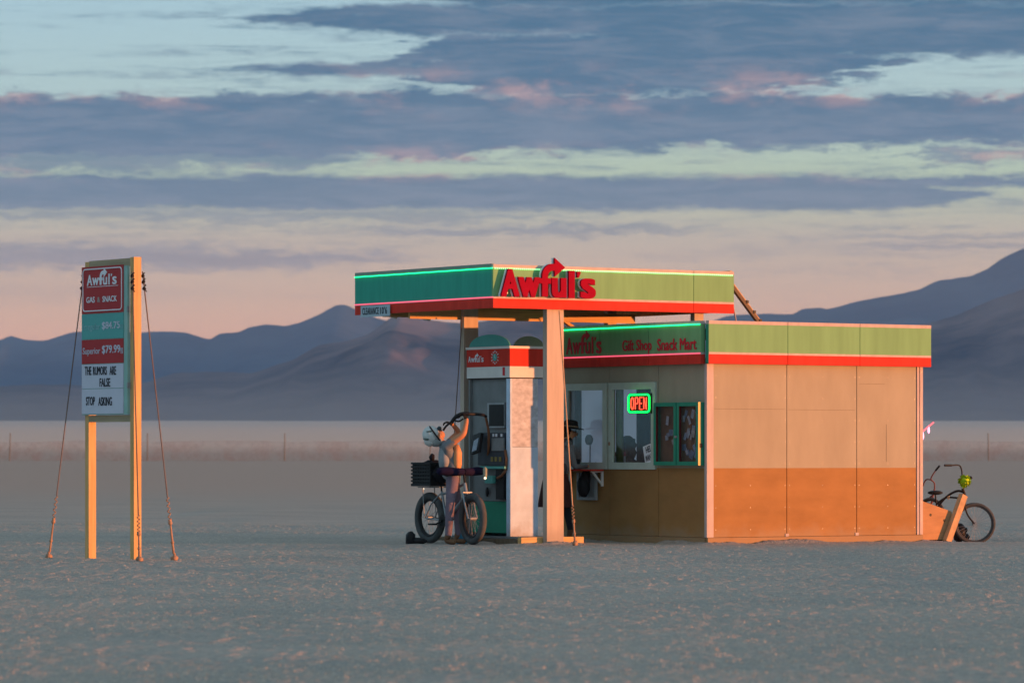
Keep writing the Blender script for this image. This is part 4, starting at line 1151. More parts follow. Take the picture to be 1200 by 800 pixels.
# --- fat tyre bike ---
rh = Vector((PX(504, 0, 58.35).x, 58.35, 0)); fh = Vector((PX(554, 0, 57.45).x, 57.45, 0)); d = fh - rh
fb = thing('fat_tyre_bicycle', 'pale fat tyre bicycle parked in front of the pump with black crate behind', 'bicycle', rh, math.atan2(d.y, d.x))
WB = d.length; SIL = mat('pale silver paint', (.26, .28, .31), .35, .08, 5, metal=.4)
wheel(fb, (0, 0, .365), .365, .05, RUBBER, BLACK, spokes=24, rimw=.03)
wheel(fb, (WB, 0, .365), .365, .05, RUBBER, BLACK, axis=(.10, 1, 0), spokes=24, rimw=.03)
BBk = (.43, 0, .33); ST = (.30, 0, .74); HT = (WB - .20, 0, .86); HB = (WB - .155, 0, .70)
m = MB().use(SIL)
m.tube([BBk, ST], .017, 8); m.tube([(.285, 0, .70), (.55, 0, .735), HT], .019, 8); m.tube([BBk, (.62, 0, .47), HB], .024, 8); m.tube([HT, HB], .025, 10)
for y in (-.08, .08):
    m.tube([(0, y, .365), (.22, y, .345), (BBk[0], y * .4, BBk[2])], .011, 6); m.tube([(0, y, .365), (.15, y, .56), (.285, y * .3, .70)], .010, 6)
m.build('frame', fb)
m = MB().use(SIL); m.tube([(HB[0] + .01, -.075, .68 + .05), (HB[0] + .01, .075, .68 + .05)], .018, 8)
for y in (-.075, .075): m.tube([(HB[0] + .01, y, .73), (WB - .06, y, .50), (WB, y, .365)], .014, 6)
m.build('fork', fb)
m = MB().use(BLACK); m.tube([HT, (HT[0] - .03, 0, 1.02)], .017, 8); m.tube([(HT[0] - .10, -.33, 1.05), (HT[0] - .02, -.12, 1.02), (HT[0], 0, 1.02), (HT[0] - .02, .12, 1.02), (HT[0] - .10, .33, 1.05)], .013, 8)
m.build('handlebar', fb)
m = MB().use(BLACK); m.tube([ST, (ST[0] - .02, 0, .86)], .014, 6); m.ball((ST[0] - .04, 0, .88), .13, 12, 8, 1.0, .55, .28); m.build('saddle', fb)
m = MB().use(BLACK); m.tube([(BBk[0], -.07, .33), (BBk[0], .07, .33)], .02, 8); m.tube([(BBk[0], -.085, .33), (BBk[0] - .15, -.085, .28)], .011, 6); m.box(BBk[0] - .21, BBk[0] - .10, -.18, -.09, .265, .29)
m.tube([(BBk[0], .085, .33), (BBk[0] + .15, .085, .38)], .011, 6); m.box(BBk[0] + .10, BBk[0] + .20, .09, .18, .37, .395)
for i in range(16): a = 2 * math.pi * i / 16; m.beam((BBk[0], -.075, .33), (BBk[0] + .085 * math.cos(a), -.075, .33 + .085 * math.sin(a)), .03, .004, (0, 1, 0))
m.build('crank', fb)
m = MB().use(METALG); 
for y in (-.10, .10): m.tube([(-.16, y, .80), (.28, y, .80)], .008, 6); m.tube([(0, y, .365), (-.04, y, .80)], .007, 6)
for x in (-.14, -.05, .10, .24): m.tube([(x, -.10, .80), (x, .10, .80)], .006, 6)
m.build('rear_rack', fb)
MB().use(emit('bike light', (1, .9, .7), 0.6)).ball((-.17, 0, .775), .014, 8, 6).build('tail_lamp', fb)
cr = thing('rear_crate', 'black slatted plastic crate strapped on the fat tyre bicycle rack', 'crate', fb.matrix_world @ Vector((0, 0, 0)), fb.rotation_euler.z)
cr.location = rh + Vector((math.cos(fb.rotation_euler.z) * .10, math.sin(fb.rotation_euler.z) * .10, .825))
m = MB().use(BLACK); w, l, h = .21, .28, .33
for z in np.linspace(0.0, h - .03, 7): m.box(-l, l - .06, -w, -w + .012, z, z + .026); m.box(-l, l - .06, w - .012, w, z, z + .026); m.box(-l, -l + .012, -w + .013, w - .013, z, z + .026); m.box(l - .072, l - .06, -w + .013, w - .013, z, z + .026)
for x in np.linspace(-l + .02, l - .09, 8): m.box(x, x + .02, -w + .013, -w + .02, 0, h); m.box(x, x + .02, w - .02, w - .013, 0, h)
m.box(-l, l - .06, -w, w, -.012, 0); m.box(-l + .014, l - .075, -w + .022, w - .022, 0, h - .03); m.build('crate_body', cr)
m = MB().use(mat('black cloth', (.015, .015, .02), .95, .3, 8)); m.ball((-.03, 0, .24), .22, 14, 8, 1.0, .85, .55, .12); m.ball((.24, .0, .17), .16, 12, 8, .7, 1.1, .85, .1); m.ball((-.02, -.02, .40), .05, 8, 6, .8, .8, 1.1, .15)
m.build('stuffed_cloth', cr)
pc = fb.rotation_euler.z
pg = thing('handlebar_muffs', 'dark purple padded covers wrapped over the fat tyre bicycle handlebar', 'handlebar cover', rh + Vector((math.cos(pc) * (WB - .22), math.sin(pc) * (WB - .22), 1.0)), pc)
PUR = mat('deep purple fabric', (.012, .008, .03), .9, .3, 10)
for sgn in (-1, 1):
    MB().use(PUR).tube([(-.01, sgn * .004, .02), (-.02, sgn * .14, .02), (-.06, sgn * .26, .03), (-.09, sgn * .36, .03), (-.09, sgn * .39, .03)], [.05, .058, .062, .055, .03], 12).build('muff', pg)
o = MB().use(emit('front lamp', (1, .85, .6), 1.0)).ball((0, 0, 0), .018, 8, 6).build('bike_lamp'); o.location = PX(568.5, 560, 57.35); tag(o, 'tiny bright lamp clipped at the end of the purple handlebar cover', 'lamp')
o = MB().use(mat('lantern body', (.25, .27, .22), .5)).tube([(0, 0, -.03), (0, 0, 0), (0, 0, .09), (0, 0, .12)], [.02, .028, .03, .01], 10).build('lantern'); o.location = PX(568.5, 557, 57.40); tag(o, 'small grey lantern hanging from the handlebar in front of the pump', 'lantern')
# blue jug beside the front wheel
m = MB().use(mat('blue plastic', (.03, .16, .26), .5, .15, 8)); m.tube([(0, 0, 0), (0, 0, .20), (0, 0, .25), (0, 0, .28)], [.075, .075, .04, .03], 12)
o = m.build('water_jug'); o.location = Vector((PX(541, 0, 58.0).x, 58.0, 0)); tag(o, 'blue water jug on the ground behind the front wheel of the fat tyre bicycle', 'jug')
# small dark bag left of the rear wheel
m = MB().use(BLACK); m.ball((-.06, 0, .07), .09, 10, 6, .8, .8, 1.2, .2); m.ball((.06, 0, .04), .09, 10, 6, 1.3, .8, .55, .2)
o = m.build('dust_bag'); o.location = Vector((PX(486, 0, 58.1).x, 58.1, 0)); tag(o, 'crumpled dark bag on the ground left of the fat tyre bicycle', 'bag')

# --- cruiser at the right ---
def curvepts(pts, k=5):
    P_ = [Vector(p) for p in pts]; out = []; n = len(P_)
    for i in range(n - 1):
        p0, p1, p2, p3 = P_[max(i - 1, 0)], P_[i], P_[i + 1], P_[min(i + 2, n - 1)]
        for j in range(k):
            t = j / k; out.append(0.5 * ((2 * p1) + (p2 - p0) * t + (2 * p0 - 5 * p1 + 4 * p2 - p3) * t * t + (3 * p1 - p0 - 3 * p2 + p3) * t ** 3))
    return out + [P_[-1]]
YC = 60.4; DIP = -.065
bx = PX(1142, 0, YC).x
cb = thing('cruiser_bicycle', 'black cruiser bicycle with high handlebar beside the plywood ramp', 'bicycle', (bx, YC, DIP), 0)
BLK = mat('dark bronze paint', (.035, .028, .025), .4, .2, 6)
r = .311
wheel(cb, (0, 0, r), r, .026, RUBBER, mat('dark rim', (.10, .09, .09), .5, metal=.3), spokes=28, rimw=.012)
def Cx(u, v, dy=0.0): q = PX(u, v, YC + dy); return (q.x - bx, dy, q.z - DIP)
m = MB().use(BLK)
for y in (-.045, .045): m.tube(curvepts([Cx(1132, 582, y), Cx(1131, 592, y), Cx(1134, 603, y), Cx(1142, 613.5, y)]), .013, 8)
m.tube([Cx(1132, 583, -.045), Cx(1132, 583, .045)], .015, 6); m.build('fork', cb)
m = MB().use(BLK); m.tube(curvepts([Cx(1129, 576), Cx(1122, 575, .05), Cx(1113, 579, .15), Cx(1104, 587, .3), Cx(1097, 598, .45)]), .018, 8)
m.tube(curvepts([Cx(1131, 584), Cx(1121, 583, .08), Cx(1108, 583, .25), Cx(1098, 590, .4)]), .014, 8); m.tube([Cx(1128, 572), Cx(1132, 584)], .021, 8)
m.tube([Cx(1097, 598, .45), Cx(1094, 617, .5)], .018, 8); m.build('frame', cb)
wheel(cb, Cx(1083, 613, .85)[:2] + (r,), r, .026, RUBBER, BLK, axis=(.8, .6, 0), spokes=20, rimw=.012)
m = MB().use(BLK); m.tube(curvepts([Cx(1107, 545, -.30), Cx(1115, 545, -.22), Cx(1124, 545, -.10), Cx(1127, 551, -.05), Cx(1127.5, 560, -.02), Cx(1129.5, 574)]), .011, 8)
m.tube(curvepts([Cx(1129, 574), Cx(1131, 562, .05), Cx(1134, 557, .25), Cx(1139, 560, .5)]), .010, 8); m.build('handlebar', cb)
MB().use(BLACK).tube([Cx(1107, 545, -.30), Cx(1115, 545, -.22)], .017, 8).build('grip', cb)
MB().use(BLACK).ball(Cx(1137.5, 559.5, -.02), .025, 8, 6).build('bell', cb)
m = MB().use(BLACK); m.ball(Cx(1096, 577, .42), .10, 12, 8, 1.15, .5, .34); m.tube([Cx(1096, 579, .42), Cx(1098, 597, .45)], .012, 6); m.build('saddle', cb)
m = MB().use(emit('bronze glint', (0, 0, 0), 0, (.5, .35, .2))).ball(Cx(1111.5, 582, .18), .035, 8, 6, .6, .6, 1); m.build('headlamp', cb)
# flower pompom
fl = MB().use(mat('lime petals', (.42, .60, .02), .7, .35, 22))
for i in range(90):
    v = Vector((random.gauss(0, 1), random.gauss(0, 1), random.gauss(0, 1))).normalized(); c = v * .072
    x = v.cross(Vector((.3, .5, .8))).normalized(); y = v.cross(x); w = random.uniform(.018, .030)
    fl.add([c - x * w, c + v * .035 + y * w, c + x * w, c - y * w * .6 - v * .01], [(0, 1, 2), (0, 2, 3)])
fl.ball((0, 0, 0), .07, 12, 8, jit=.12)
o = fl.build('flower_pompom'); o.location = PX(1130.5, 563.5, YC - .08); tag(o, 'bright yellow green flower pompom tied to the cruiser handlebar', 'flower')
# black pannier
m = MB().use(BLACK); m.ball((0, 0, .0), .11, 12, 8, .9, .6, 1.3, .08); m.ball((.08, 0, -.06), .07, 10, 6, 1.1, .7, .8, .1); m.ball((.09, 0, .04), .03, 8, 6, 1.2, .5, 1.4)
o = m.build('black_bag'); o.location = PX(1124, 613, YC + .12); o.location.z = .11; tag(o, 'floppy black bag behind the cruiser front wheel', 'bag')
# second bike, mostly behind the kiosk corner
YD = 61.6
c2 = PX(1086, 0, YD); 
sb = thing('parked_bicycle', 'dusty red brown bicycle half hidden behind the kiosk corner', 'bicycle', (c2.x, YD, 0), 0)
def Dx(u, v, dy=0.0): q = PX(u, v, YD + dy); return (q.x - c2.x, dy, q.z)
MAR = mat('dusty maroon paint', (.17, .06, .055), .5, .2, 8)
m = MB().use(MAR); m.tube([Dx(1095, 573), Dx(1092, 588, -.05), Dx(1088, 600, -.1)], .014, 8); m.tube([Dx(1093, 580), Dx(1075, 596, .3)], .014, 8); m.tube([Dx(1094, 586), Dx(1078, 606, .3)], .014, 8)
m.tube([Dx(1075, 596, .3), Dx(1078, 608, .3)], .014, 8); m.build('frame', sb)
m = MB().use(MAR); m.tube(curvepts([Dx(1101, 546, -.15), Dx(1095, 553, -.1), Dx(1091, 561, -.05), Dx(1095, 566), Dx(1095, 575)]), .010, 8)
m.tube(curvepts([Dx(1091, 562), Dx(1086, 561.5, .1), Dx(1083, 565, .2), Dx(1082, 569, .3)]), .010, 8); m.build('handlebar', sb)
MB().use(BLACK).tube([Dx(1101, 545.5, -.16), Dx(1096.5, 551, -.11)], .016, 8).build('grip', sb)
wheel(sb, (.04, -.15, .31), .31, .022, RUBBER, BLK, axis=(.75, .66, 0), spokes=20, rimw=.01)
wheel(sb, (-.68, .55, .31), .31, .022, RUBBER, BLK, axis=(.75, .66, 0), spokes=20, rimw=.01)
m = MB().use(BLACK); m.ball(Dx(1075, 588, .3), .1, 10, 6, 1.1, .5, .35); m.build('saddle', sb)

# plywood ramp box
tb_ = .0
s0, s1 = 3.905, s_of_u(1117, .02)
Yr = W(s0, 0).y
z_of = lambda v, s: HC + (HV - v) / FPX * W(s, .02).y
rb = thing('plywood_ramp', 'low orange plywood wedge box with two holes beside the kiosk corner', 'box', W(s0, .02), PHI)
Ls = s1 - s0
za, zb = z_of(586.5, s0), z_of(599, s1)
m = MB().use(PLY); m.prism([(0, .02), (Ls, .02), (Ls - .03, zb), (0, za)], 0.0, .018); m.build('side_board', rb)
m = MB().use(PLY); m.prism([(0, .02), (Ls, .02), (Ls - .03, zb), (0, za)], .33, .348); m.build('side_board', rb)
m = MB().use(PLY); m.box(Ls - .05, Ls - .03, .02, .328, .02, zb - .02); m.box(.02, Ls - .06, .02, .328, .03, .05); m.build('end_board', rb)
m = MB().use(BLACK)
for (u, v) in ((1090.5, 603), (1106.5, 609.5)):
    s = s_of_u(u, .02) - s0; z = z_of(v, s0 + s); k = 12
    vs = [(s + .022 * math.cos(a), -.002, z + .022 * math.sin(a)) for a in np.linspace(0, 2 * math.pi, k + 1)[:-1]]
    m.add(vs + [(p[0], .001, p[2]) for p in vs], [tuple(range(k)), tuple(range(k, 2 * k))[::-1]] + [(i, (i + 1) % k, (i + 1) % k + k, i + k) for i in range(k)])
m.build('hole', rb)
m = MB().use(SEAM).box(.0, Ls - .02, .03, .31, -.02, .019); m.build('runner', rb)
# leaning timber
_s0, _s1 = s_of_u(1109.5, -.04), s_of_u(1129, -.04)
lt0, lt1 = W(_s0, -.04), W(_s1, -.04, HC + (HV - 580) / FPX * W(_s1, -.04).y); lt0.z = -.01
lt = MB().use(mat('orange lumber', (.50, .31, .17), .65, .2, 2, (4, 4, 4), .2, 20)); dd = (lt1 - lt0); xx = Vector((.829, .559, 0)); 
lt.beam(Vector((0, 0, 0)), dd, .10, .09, (-.559, .829, 0))
o = lt.build('leaning_timber'); o.location = lt0; tag(o, 'short square timber leaning against the plywood wedge', 'timber')

# ================================================================== PEOPLE
SHIRT = mat('grey white shirt', (.17, .185, .21), .85, .10, 10, bump=.3, bscale=30)
JEANS = mat('mauve trousers', (.17, .13, .17), .9, .15, 8, bump=.3, bscale=25)
SHOE = mat('brown shoes', (.16, .08, .045), .7, .2, 8)
GLOVE = mat('black gloves', (.02, .02, .022), .7, .2, 8)
def person_drinking():
    Y0 = 57.74
    base = Vector((PX(531, 0, Y0).x, Y0, 0))
    root = thing('person', 'person in grey shirt and mauve trousers leaning back to drink from the pump nozzle', 'person', base)
    def Q_(u, v, dy): q = PX(u, v, Y0 + dy); return q - base
    j, e = [], []
    def a(p, r): j.append((p, r)); return len(j) - 1
    pel = a(Q_(531, 561, 0), (.150, .120))
    abd = a(Q_(532.5, 549, 0), (.135, .105)); che = a(Q_(527, 533.5, 0), (.145, .115)); upc = a(Q_(521, 524.5, 0), (.12, .095))
    nk = a(Q_(517.5, 519, 0), .058); hd0 = a(Q_(513, 515.5, 0), .085); hd1 = a(Q_(507.5, 510, 0), .098); hd2 = a(Q_(503, 508, 0), .08)
    e += [(pel, abd, SHIRT), (abd, che, SHIRT), (che, upc, SHIRT), (upc, nk, SKIN), (nk, hd0, SKIN), (hd0, hd1, SKIN), (hd1, hd2, SKIN)]
    nose = a(Q_(517.0, 506.5, 0), .016); e.append((hd0, nose, SKIN))
    # arms
    for sgn, sh, elb, wr, hdv, pd in ((-1, (523.5, 522.5, -.17), (543.5, 508.5, -.22), (547.2, 491, -.13), None, (-.3, .15, .45)),
                                 (1, (523, 523, .17), (538, 506, .22), (530.0, 496.5, .06), None, (-.5, -.15, .15))):
        s_ = a(Q_(*sh), .070); el_ = a(Q_(*elb), .047); wr_ = a(Q_(*wr), .030)
        sl_ = a((j[s_][0] * .62 + j[el_][0] * .38), .062)
        e.extend([(upc, s_, SHIRT), (s_, sl_, SHIRT), (sl_, el_, SKIN), (el_, wr_, SKIN)])
        hand(j, e, wr_, pd, (0, 1, 0) if sgn < 0 else (.2, .9, .2), GLOVE, curl=1.0)
    # legs
    for sgn, kn, an, toe in ((-1, (527.5, 591, -.17), (525.5, 626, -.19), (534, 633.5, -.30)), (1, (536.5, 592, .17), (537, 625, .22), (545.5, 632, .12))):
        h = a(Q_(530.5, 567, sgn * .10), .100); k_ = a(Q_(*kn), .070); c_ = a((Vector(j[k_][0]) * .6 + Q_(*an) * .4), .066); an_ = a(Q_(*an), .052)
        an_p = Vector(j[an_][0]); heel = a(Vector((an_p.x - .03, an_p.y + .02, .045)), .042); tp = Q_(*toe); tp.z = .035; t_ = a(tp, .036)
        e.extend([(pel, h, JEANS), (h, k_, JEANS), (k_, c_, JEANS), (c_, an_, JEANS), (an_, heel, SHOE), (heel, t_, SHOE)])
    skinned('body', j, e, None, root)
    # head gear: pale wrapped cap, goggles strap
    CAPM = mat('white canvas cap', (.55, .57, .58), .85, .12, 9)
    hc = Q_(506.5, 509.5, 0)
    m = MB().use(CAPM); m.ball((0, 0, 0), .125, 16, 12, 1.0, .92, 1.05, .03)
    m.ball((-.055, 0, -.05), .095, 12, 8, 1.0, .9, .9, .05)
    cap = m.build('cap', root); cap.location = hc + Vector((-.012, 0, .0)); cap.rotation_euler = (0, R(-35), 0)
    fd = (Q_(518, 503, 0) - Q_(506.5, 509.5, 0)).normalized()
    ax = Vector((.80, 0, .60)); ay = Vector((0, 1, 0)); az_ = ax.cross(ay)
    m = MB().use(BLACK); c = hc + Vector((.045, 0, .010))
    m.tube([c + (ay * math.cos(t) * .122 + az_ * math.sin(t) * .135) for t in np.linspace(0, 2 * math.pi, 25)[:-1]], .013, 6, closed=True); m.build('goggle_strap', root)
    m = MB().use(mat('dark cap patches', (.10, .13, .12), .9, .2, 9))
    for (du, dv, dyy) in ((-3, -4, -.100), (-7, 5, -.088)): m.ball(Q_(506.5 + du, 509.5 + dv, dyy), .030, 10, 6, 1.6, .4, .45, .15)
    m.build('cap_patch', root)
    m = MB().use(mat('goggle lens', (.04, .05, .06), .3)); m.ball(Q_(514.8, 501.8, 0), .042, 12, 8, .8, 1.6, .8); m.build('goggle_lens', root)
    m = MB().use(BLACK); m.tube([Q_(531.5, 555, 0) + Vector((.135 * math.cos(t), .145 * math.sin(t), .02 * math.cos(t))) for t in np.linspace(0, 2 * math.pi, 21)[:-1]], .022, 6, closed=True); m.build('belt', root)
    # jaw scarf and open vest
    m = MB().use(SKIN); m.ball(Q_(515.5, 509.5, 0), .072, 12, 8, 1, .9, .9); m.build('face', root)
    for y in (-.03, .03): MB().use(BLACK).ball(Q_(517.2, 504.2, y), .012, 8, 5).build('eye', root)
    MB().use(mat('lips', (.30, .09, .08), .6)).ball(Q_(520.3, 508.6, 0), .016, 8, 5, .7, 1.3, .6).build('mouth', root)
    m = MB().use(mat('grey bandana', (.28, .30, .31), .9, .2, 12)); m.ball(Q_(512.0, 516.5, 0), .098, 14, 8, 1.1, .95, .85, .06); m.build('bandana', root)
    VST = mat('light vest', (.26, .28, .31), .9, .12, 8)
    m = MB().use(VST); m.ball(Q_(521.5, 535, 0), .13, 14, 10, .75, 1.30, 1.75, .07); m.ball(Q_(526.5, 553, 0), .115, 14, 8, 1.0, 1.25, 1.0, .06); v_ = m.build('vest', root)
    SHF = mat('sunlight orange shirt front', (.62, .30, .14), .85, .12, 9)  # orange sunlight on the chest is put into the cloth colour
    m = MB().use(SHF); m.ball(Q_(535.5, 537.5, -.05), .10, 12, 8, .72, 1.1, 2.1, .06); m.build('shirt_front', root)
    return root
person_drinking()
# nozzle and hose held overhead
noz = thing('pump_nozzle', 'black fuel nozzle held overhead with its hose looping to the pump', 'nozzle', PX(533, 494, 57.70))
nb = noz.location.copy()
m = MB().use(BLACK)
m.tube(curvepts([PX(519.5, 504, 57.72) - nb, PX(522.5, 499.5, 57.70) - nb, PX(527, 495.5, 57.70) - nb, PX(530, 493.5, 57.70) - nb]), .016, 8); m.build('spout', noz)
m = MB().use(BLACK); m.tube(curvepts([PX(529, 495, 57.70) - nb, PX(533, 489.5, 57.68) - nb, PX(538, 486, 57.66) - nb, PX(544, 484.5, 57.65) - nb, PX(550, 485, 57.65) - nb]), [.028] * 21, 8)
m.tube(curvepts([PX(534, 493, 57.70) - nb, PX(538, 493.5, 57.68) - nb, PX(543, 490.5, 57.66) - nb]), .012, 8); m.ball(PX(536, 487.5, 57.68) - nb, .04, 8, 6, 1.2, .7, .8); m.build('handle', noz)
MB().use(BLACK).tube(curvepts([PX(549, 485, 57.65) - nb, PX(558, 485.2, 57.75) - nb, PX(566, 486, 58.1) - nb, PX(569.5, 488, 58.2) - nb]), .022, 10).build('hose', noz)
MB().use(HOSEB).tube(curvepts([PX(568.8, 487, 58.18) - nb, PX(570.5, 494, 58.25) - nb, PX(572.5, 505, 58.3) - nb, PX(572.8, 520, 58.38) - nb, PX(572, 533, 58.5) - nb]), .019, 10).build('hose', noz)

def person_counter():
    base = W(-.62, 3.15) + Vector((.045, 0, 0))
    root = thing('person', 'person in a brimmed dark hat leaning on the red shelf at the left window', 'person', base)
    COAT = mat('grey dark coat', (.085, .08, .085), .9, .2, 8); SLEEVE = mat('grey sleeve', (.22, .22, .24), .9, .15, 8)
    MARO = mat('maroon skirt', (.085, .03, .028), .9, .25, 8); NAVY = mat('dark leggings', (.025, .03, .04), .9, .2, 8)
    def Q_(u, v, Y): return PX(u + (1.0 if v < 517 else 6.5), v, Y) - base
    j, e = [], []
    def a(p, r): j.append((p, r)); return len(j) - 1
    Yb = base.y
    pel = a(Q_(644, 561, Yb - .25), (.155, .13)); abd = a(Q_(649, 546, Yb - .15), (.13, .11)); che = a(Q_(656, 532, Yb - .02), (.155, .12)); upc = a(Q_(660, 522, Yb + .04), (.12, .10))
    nk = a(Q_(663.5, 515.5, Yb + .08), .055); h0 = a(Q_(667, 509.5, Yb + .12), .078); h1 = a(Q_(667.2, 503, Yb + .12), .092)
    no = a(Q_(675.8, 508, Yb + .17), .014)
    e += [(pel, abd, COAT), (abd, che, COAT), (che, upc, COAT), (upc, nk, SKIN), (nk, h0, SKIN), (h0, h1, SKIN), (h0, no, SKIN)]
    for sgn, sh, elb, wr, pd in ((-1, (661, 525, Yb - .12), (667, 547, Yb - .10), (681, 545.5, Yb + .10), (.6, .35, .0)), (1, (657, 524, Yb + .20), (666, 546, Yb + .26), (682, 545.5, Yb + .33), (.6, .3, 0))):
        s_ = a(Q_(*sh), .068); el_ = a(Q_(*elb), .048); wr_ = a(Q_(*wr), .030)
        e.extend([(upc, s_, SLEEVE), (s_, el_, SLEEVE), (el_, wr_, SLEEVE)]); hand(j, e, wr_, pd, (-.4, .8, 0), SKIN, .5)
    for sgn, kn, an, toe in ((-1, (657, 592, Yb - .20), (662, 620, Yb - .12), (671, 628, Yb - .08)), (1, (640, 590, Yb + .0), (635, 620, Yb + .1), (642, 628, Yb + .1))):
        h = a(Q_(644, 568, Yb - .25 + sgn * .10), .10); k_ = a(Q_(*kn), .068); an_ = a(Q_(*an), .046); ap = Vector(j[an_][0])
        hl = a(Vector((ap.x - .02, ap.y, .04)), .04); tp = Q_(*toe); tp.z = .033; t_ = a(tp, .034)
        e.extend([(pel, h, MARO), (h, k_, NAVY), (k_, an_, NAVY), (an_, hl, SHOE), (hl, t_, SHOE)])
    skinned('body', j, e, None, root)
    m = MB().use(MARO); c = Q_(645, 560, Yb - .22)
    n = 16; vs = []
    for z, rr in ((.06, .17), (-.10, .21), (-.30, .25), (-.42, .27)):
        for i in range(n): t = 2 * math.pi * i / n; vs.append(c + Vector((rr * math.cos(t) * (1 + .06 * math.sin(3 * t)) , rr * .85 * math.sin(t), z)))
    m.add(vs, [(k * n + i, k * n + (i + 1) % n, (k + 1) * n + (i + 1) % n, (k + 1) * n + i) for k in range(3) for i in range(n)] + [tuple(range(n))], True); m.build('skirt', root)
    HATM = mat('black felt hat', (.022, .02, .02), .8, .15, 8)
    hc = Q_(667.5, 501, Yb + .12)
    m = MB().use(HATM); k = 24
    prof_ = [(.0, .115), (.07, .115), (.098, .09), (.108, .03), (.112, .0), (.20, -.012), (.205, -.002), (.11, .012)]
    vs = [Vector((rr * math.cos(2 * math.pi * i / k) * 1.0, rr * .85 * math.sin(2 * math.pi * i / k), z)) for rr, z in prof_ for i in range(k)]
    m.add(vs, [(q * k + i, q * k + (i + 1) % k, (q + 1) * k + (i + 1) % k, (q + 1) * k + i) for q in range(len(prof_) - 1) for i in range(k)], True)
    ht_ = m.build('hat', root); ht_.location = hc; ht_.rotation_euler = (0, R(6), 0)
    m = MB().use(mat('tan hat band', (.25, .19, .13), .8)); m.tube([(.112 * math.cos(t), .097 * math.sin(t), .022) for t in np.linspace(0, 2 * math.pi, 25)[:-1]], .012, 6, closed=True); hb_ = m.build('hat_band', ht_)
    m = MB().use(mat('dark hair', (.02, .015, .012), .8, .2, 20)); m.ball(Q_(663.5, 508, Yb + .12), .085, 12, 8, .85, 1.05, 1.35, .05); m.ball(Q_(661, 517, Yb + .1), .06, 10, 8, .8, 1.3, 1.5, .08); m.build('hair', root)
    for y in (-.03, .03): MB().use(BLACK).ball(Q_(674.0, 505.5, Yb + .16 + y), .009, 6, 5).build('eye', root)
    MB().use(mat('lips', (.30, .09, .08))).ball(Q_(674.6, 512.6, Yb + .16), .014, 8, 5, .6, 1.2, .5).build('mouth', root)
    m = MB().use(SLEEVE); m.ball(Q_(652.5, 540, Yb - .08), .15, 14, 10, .85, 1.1, 1.6, .05); m.build('jacket', root)
person_counter()
def person_clerk():
    s = .62; t = t_of_u(734.5, s); base = W(s, t, .095)
    root = thing('person', 'dark clerk with bushy hair seated behind the right window of the kiosk', 'person', base, PHI)
    DK = mat('clerk dark shirt', (.05, .045, .055), .9, .2, 8); HR = mat('bushy dark hair', (.03, .022, .02), .9, .3, 20); SK2 = mat('brown skin', (.20, .11, .08), .6, .08, 8)
    j, e = [], []
    def a(p, r): j.append((Vector(p), r)); return len(j) - 1
    pel = a((.05, 0, .62), (.15, .12)); abd = a((.02, 0, .78), (.13, .11)); che = a((0, 0, .96), (.16, .12)); upc = a((0, 0, 1.06), (.12, .09)); nk = a((-.01, 0, 1.14), .052)
    h0 = a((-.03, 0, 1.22), .078); h1 = a((-.02, 0, 1.30), .09); no = a((-.125, 0, 1.24), .014)
    e += [(pel, abd, DK), (abd, che, DK), (che, upc, DK), (upc, nk, SK2), (nk, h0, SK2), (h0, h1, SK2), (h0, no, SK2)]
    for g in (-1, 1):
        s_ = a((0, g * .18, 1.04), .065); el_ = a((-.08, g * .24, .80), .047); wr_ = a((-.27, g * .14, .985), .030)
        e += [(upc, s_, DK), (s_, el_, DK), (el_, wr_, SK2)]; hand(j, e, wr_, (-1, 0, -.1), (0, 1, 0), SK2, .3)
        h = a((.03, g * .10, .58), .095); k_ = a((-.36, g * .13, .56), .068); an_ = a((-.34, g * .13, .12), .048); hl = a((-.34, g * .13, .045), .04); to = a((-.50, g * .14, .035), .034)
        e += [(pel, h, DK), (h, k_, DK), (k_, an_, DK), (an_, hl, SHOE), (hl, to, SHOE)]
    skinned('body', j, e, None, root)
    m = MB().use(HR); m.ball((.015, 0, 1.31), .135, 14, 10, .95, 1.05, 1.0, .10); m.ball((.05, 0, 1.20), .11, 12, 8, .8, 1.2, 1.1, .10); m.build('hair', root)
    for g in (-1, 1): MB().use(BLACK).ball((-.118, g * .03, 1.265), .010, 6, 5).build('eye', root)
    MB().use(mat('lips', (.30, .09, .08))).ball((-.115, 0, 1.19), .016, 8, 5, .5, 1.3, .5).build('mouth', root)
    st = thing('stool', 'dark round stool under the clerk inside the kiosk', 'stool', W(s + .05, t, .095), PHI)
    MB().use(DARKWOOD).tube([(0, 0, .44), (0, 0, .47), (0, 0, .48)], [.17, .18, .17], 16).build('seat', st)
    for k in range(4): an = R(45 + 90 * k); MB().use(DARKWOOD).tube([(.12 * math.cos(an), .12 * math.sin(an), .44), (.19 * math.cos(an), .19 * math.sin(an), 0)], .014, 6).build('leg', st)
person_clerk()

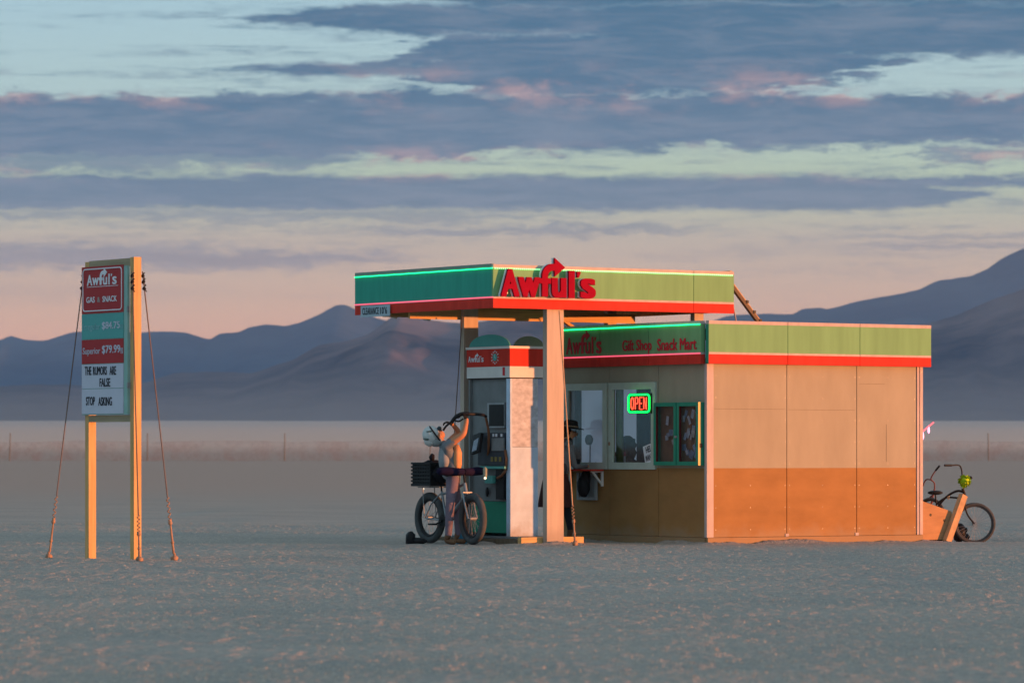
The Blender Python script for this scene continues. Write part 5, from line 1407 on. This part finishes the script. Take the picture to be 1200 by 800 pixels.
# ================================================================== loose crust on the flat
CL = mat('loose crust', (.46, .38, .32), .95, .25, 20)
rng = np.random.default_rng(5)
NC = 210000
yv = 20.5 + 54 * rng.random(NC) ** 1.25; xv = (rng.random(NC) * 2 - 1) * np.minimum(9.3, yv * .132)
cl_c = [(-4.5, 48.5), (-5.5, 49.3), (-4.0, 48.6), tuple(W(-1.5, 1.0))[:2], tuple(W(2.0, -.12))[:2], tuple(W(.8, -.10))[:2], tuple(W(3.2, -.12))[:2], tuple(W(-.2, 1.5))[:2]]
for i in range(5200):
    c = cl_c[i % 8]; sx, sy = (.35, .25) if i % 8 < 4 else (.55, .16)
    if i % 8 >= 4:
        p_ = Vector((c[0], c[1], 0)) + A * rng.normal(0, .6) * (1 if i % 8 < 7 else .2) - B * abs(rng.normal(0, .12)); xv[i], yv[i] = p_.x, p_.y
    else: xv[i], yv[i] = c[0] + rng.normal(0, sx), c[1] + rng.normal(0, sy)
dens = fbm(xv * .5, yv * .22, 41, 4) + .25 * fbm(xv * 3, yv * 1.2, 42, 2)
lx = (xv - C0.x) * A.x + (yv - C0.y) * A.y; lt_ = (xv - C0.x) * B.x + (yv - C0.y) * B.y
ok = (dens > .55) | (np.arange(NC) < 5200)
ok &= ~((lx > -.05) & (lx < 3.95) & (lt_ > -.04) & (lt_ < 3.7))
xv, yv = xv[ok], yv[ok]; n_ = len(xv)
xi = np.clip(np.searchsorted(xs, xv), 1, len(xs) - 1); yi = np.clip(np.searchsorted(ys, yv), 1, len(ys) - 1)
gz = (GZ[yi, xi] + GZ[yi - 1, xi - 1]) / 2
h_ = np.clip(rng.lognormal(-5.28, .40, n_), .0025, .018); w_ = h_ * rng.uniform(1.0, 2.4, n_)
ang = rng.random(n_) * 6.28
V_ = np.zeros((n_, 6, 3))
for k in range(5):
    a_ = ang + k * 1.2566 + rng.uniform(-.35, .35, n_); rr_ = w_ * rng.uniform(.7, 1.2, n_)
    V_[:, k] = np.stack([xv + rr_ * np.cos(a_), yv + rr_ * np.sin(a_), gz - .010], -1)
V_[:, 5] = np.stack([xv + rng.uniform(-.4, .4, n_) * w_, yv + rng.uniform(-.4, .4, n_) * w_, gz + h_], -1)
F_ = (np.arange(n_) * 6)[:, None, None] + np.array([[k, (k + 1) % 5, 5] for k in range(5)])[None]
me = bpy.data.meshes.new('loose_crust'); me.vertices.add(n_ * 6); me.vertices.foreach_set('co', V_.astype(np.float32).ravel())
me.loops.add(F_.size); me.loops.foreach_set('vertex_index', F_.astype(np.int32).ravel()); me.polygons.add(n_ * 5)
me.polygons.foreach_set('loop_start', np.arange(0, F_.size, 3, dtype=np.int32)); me.polygons.foreach_set('loop_total', np.full(n_ * 5, 3, np.int32))
me.update(calc_edges=True); me.materials.append(CL)
o = bpy.data.objects.new('loose_crust', me); COL.objects.link(o); tag(o, kind='stuff')
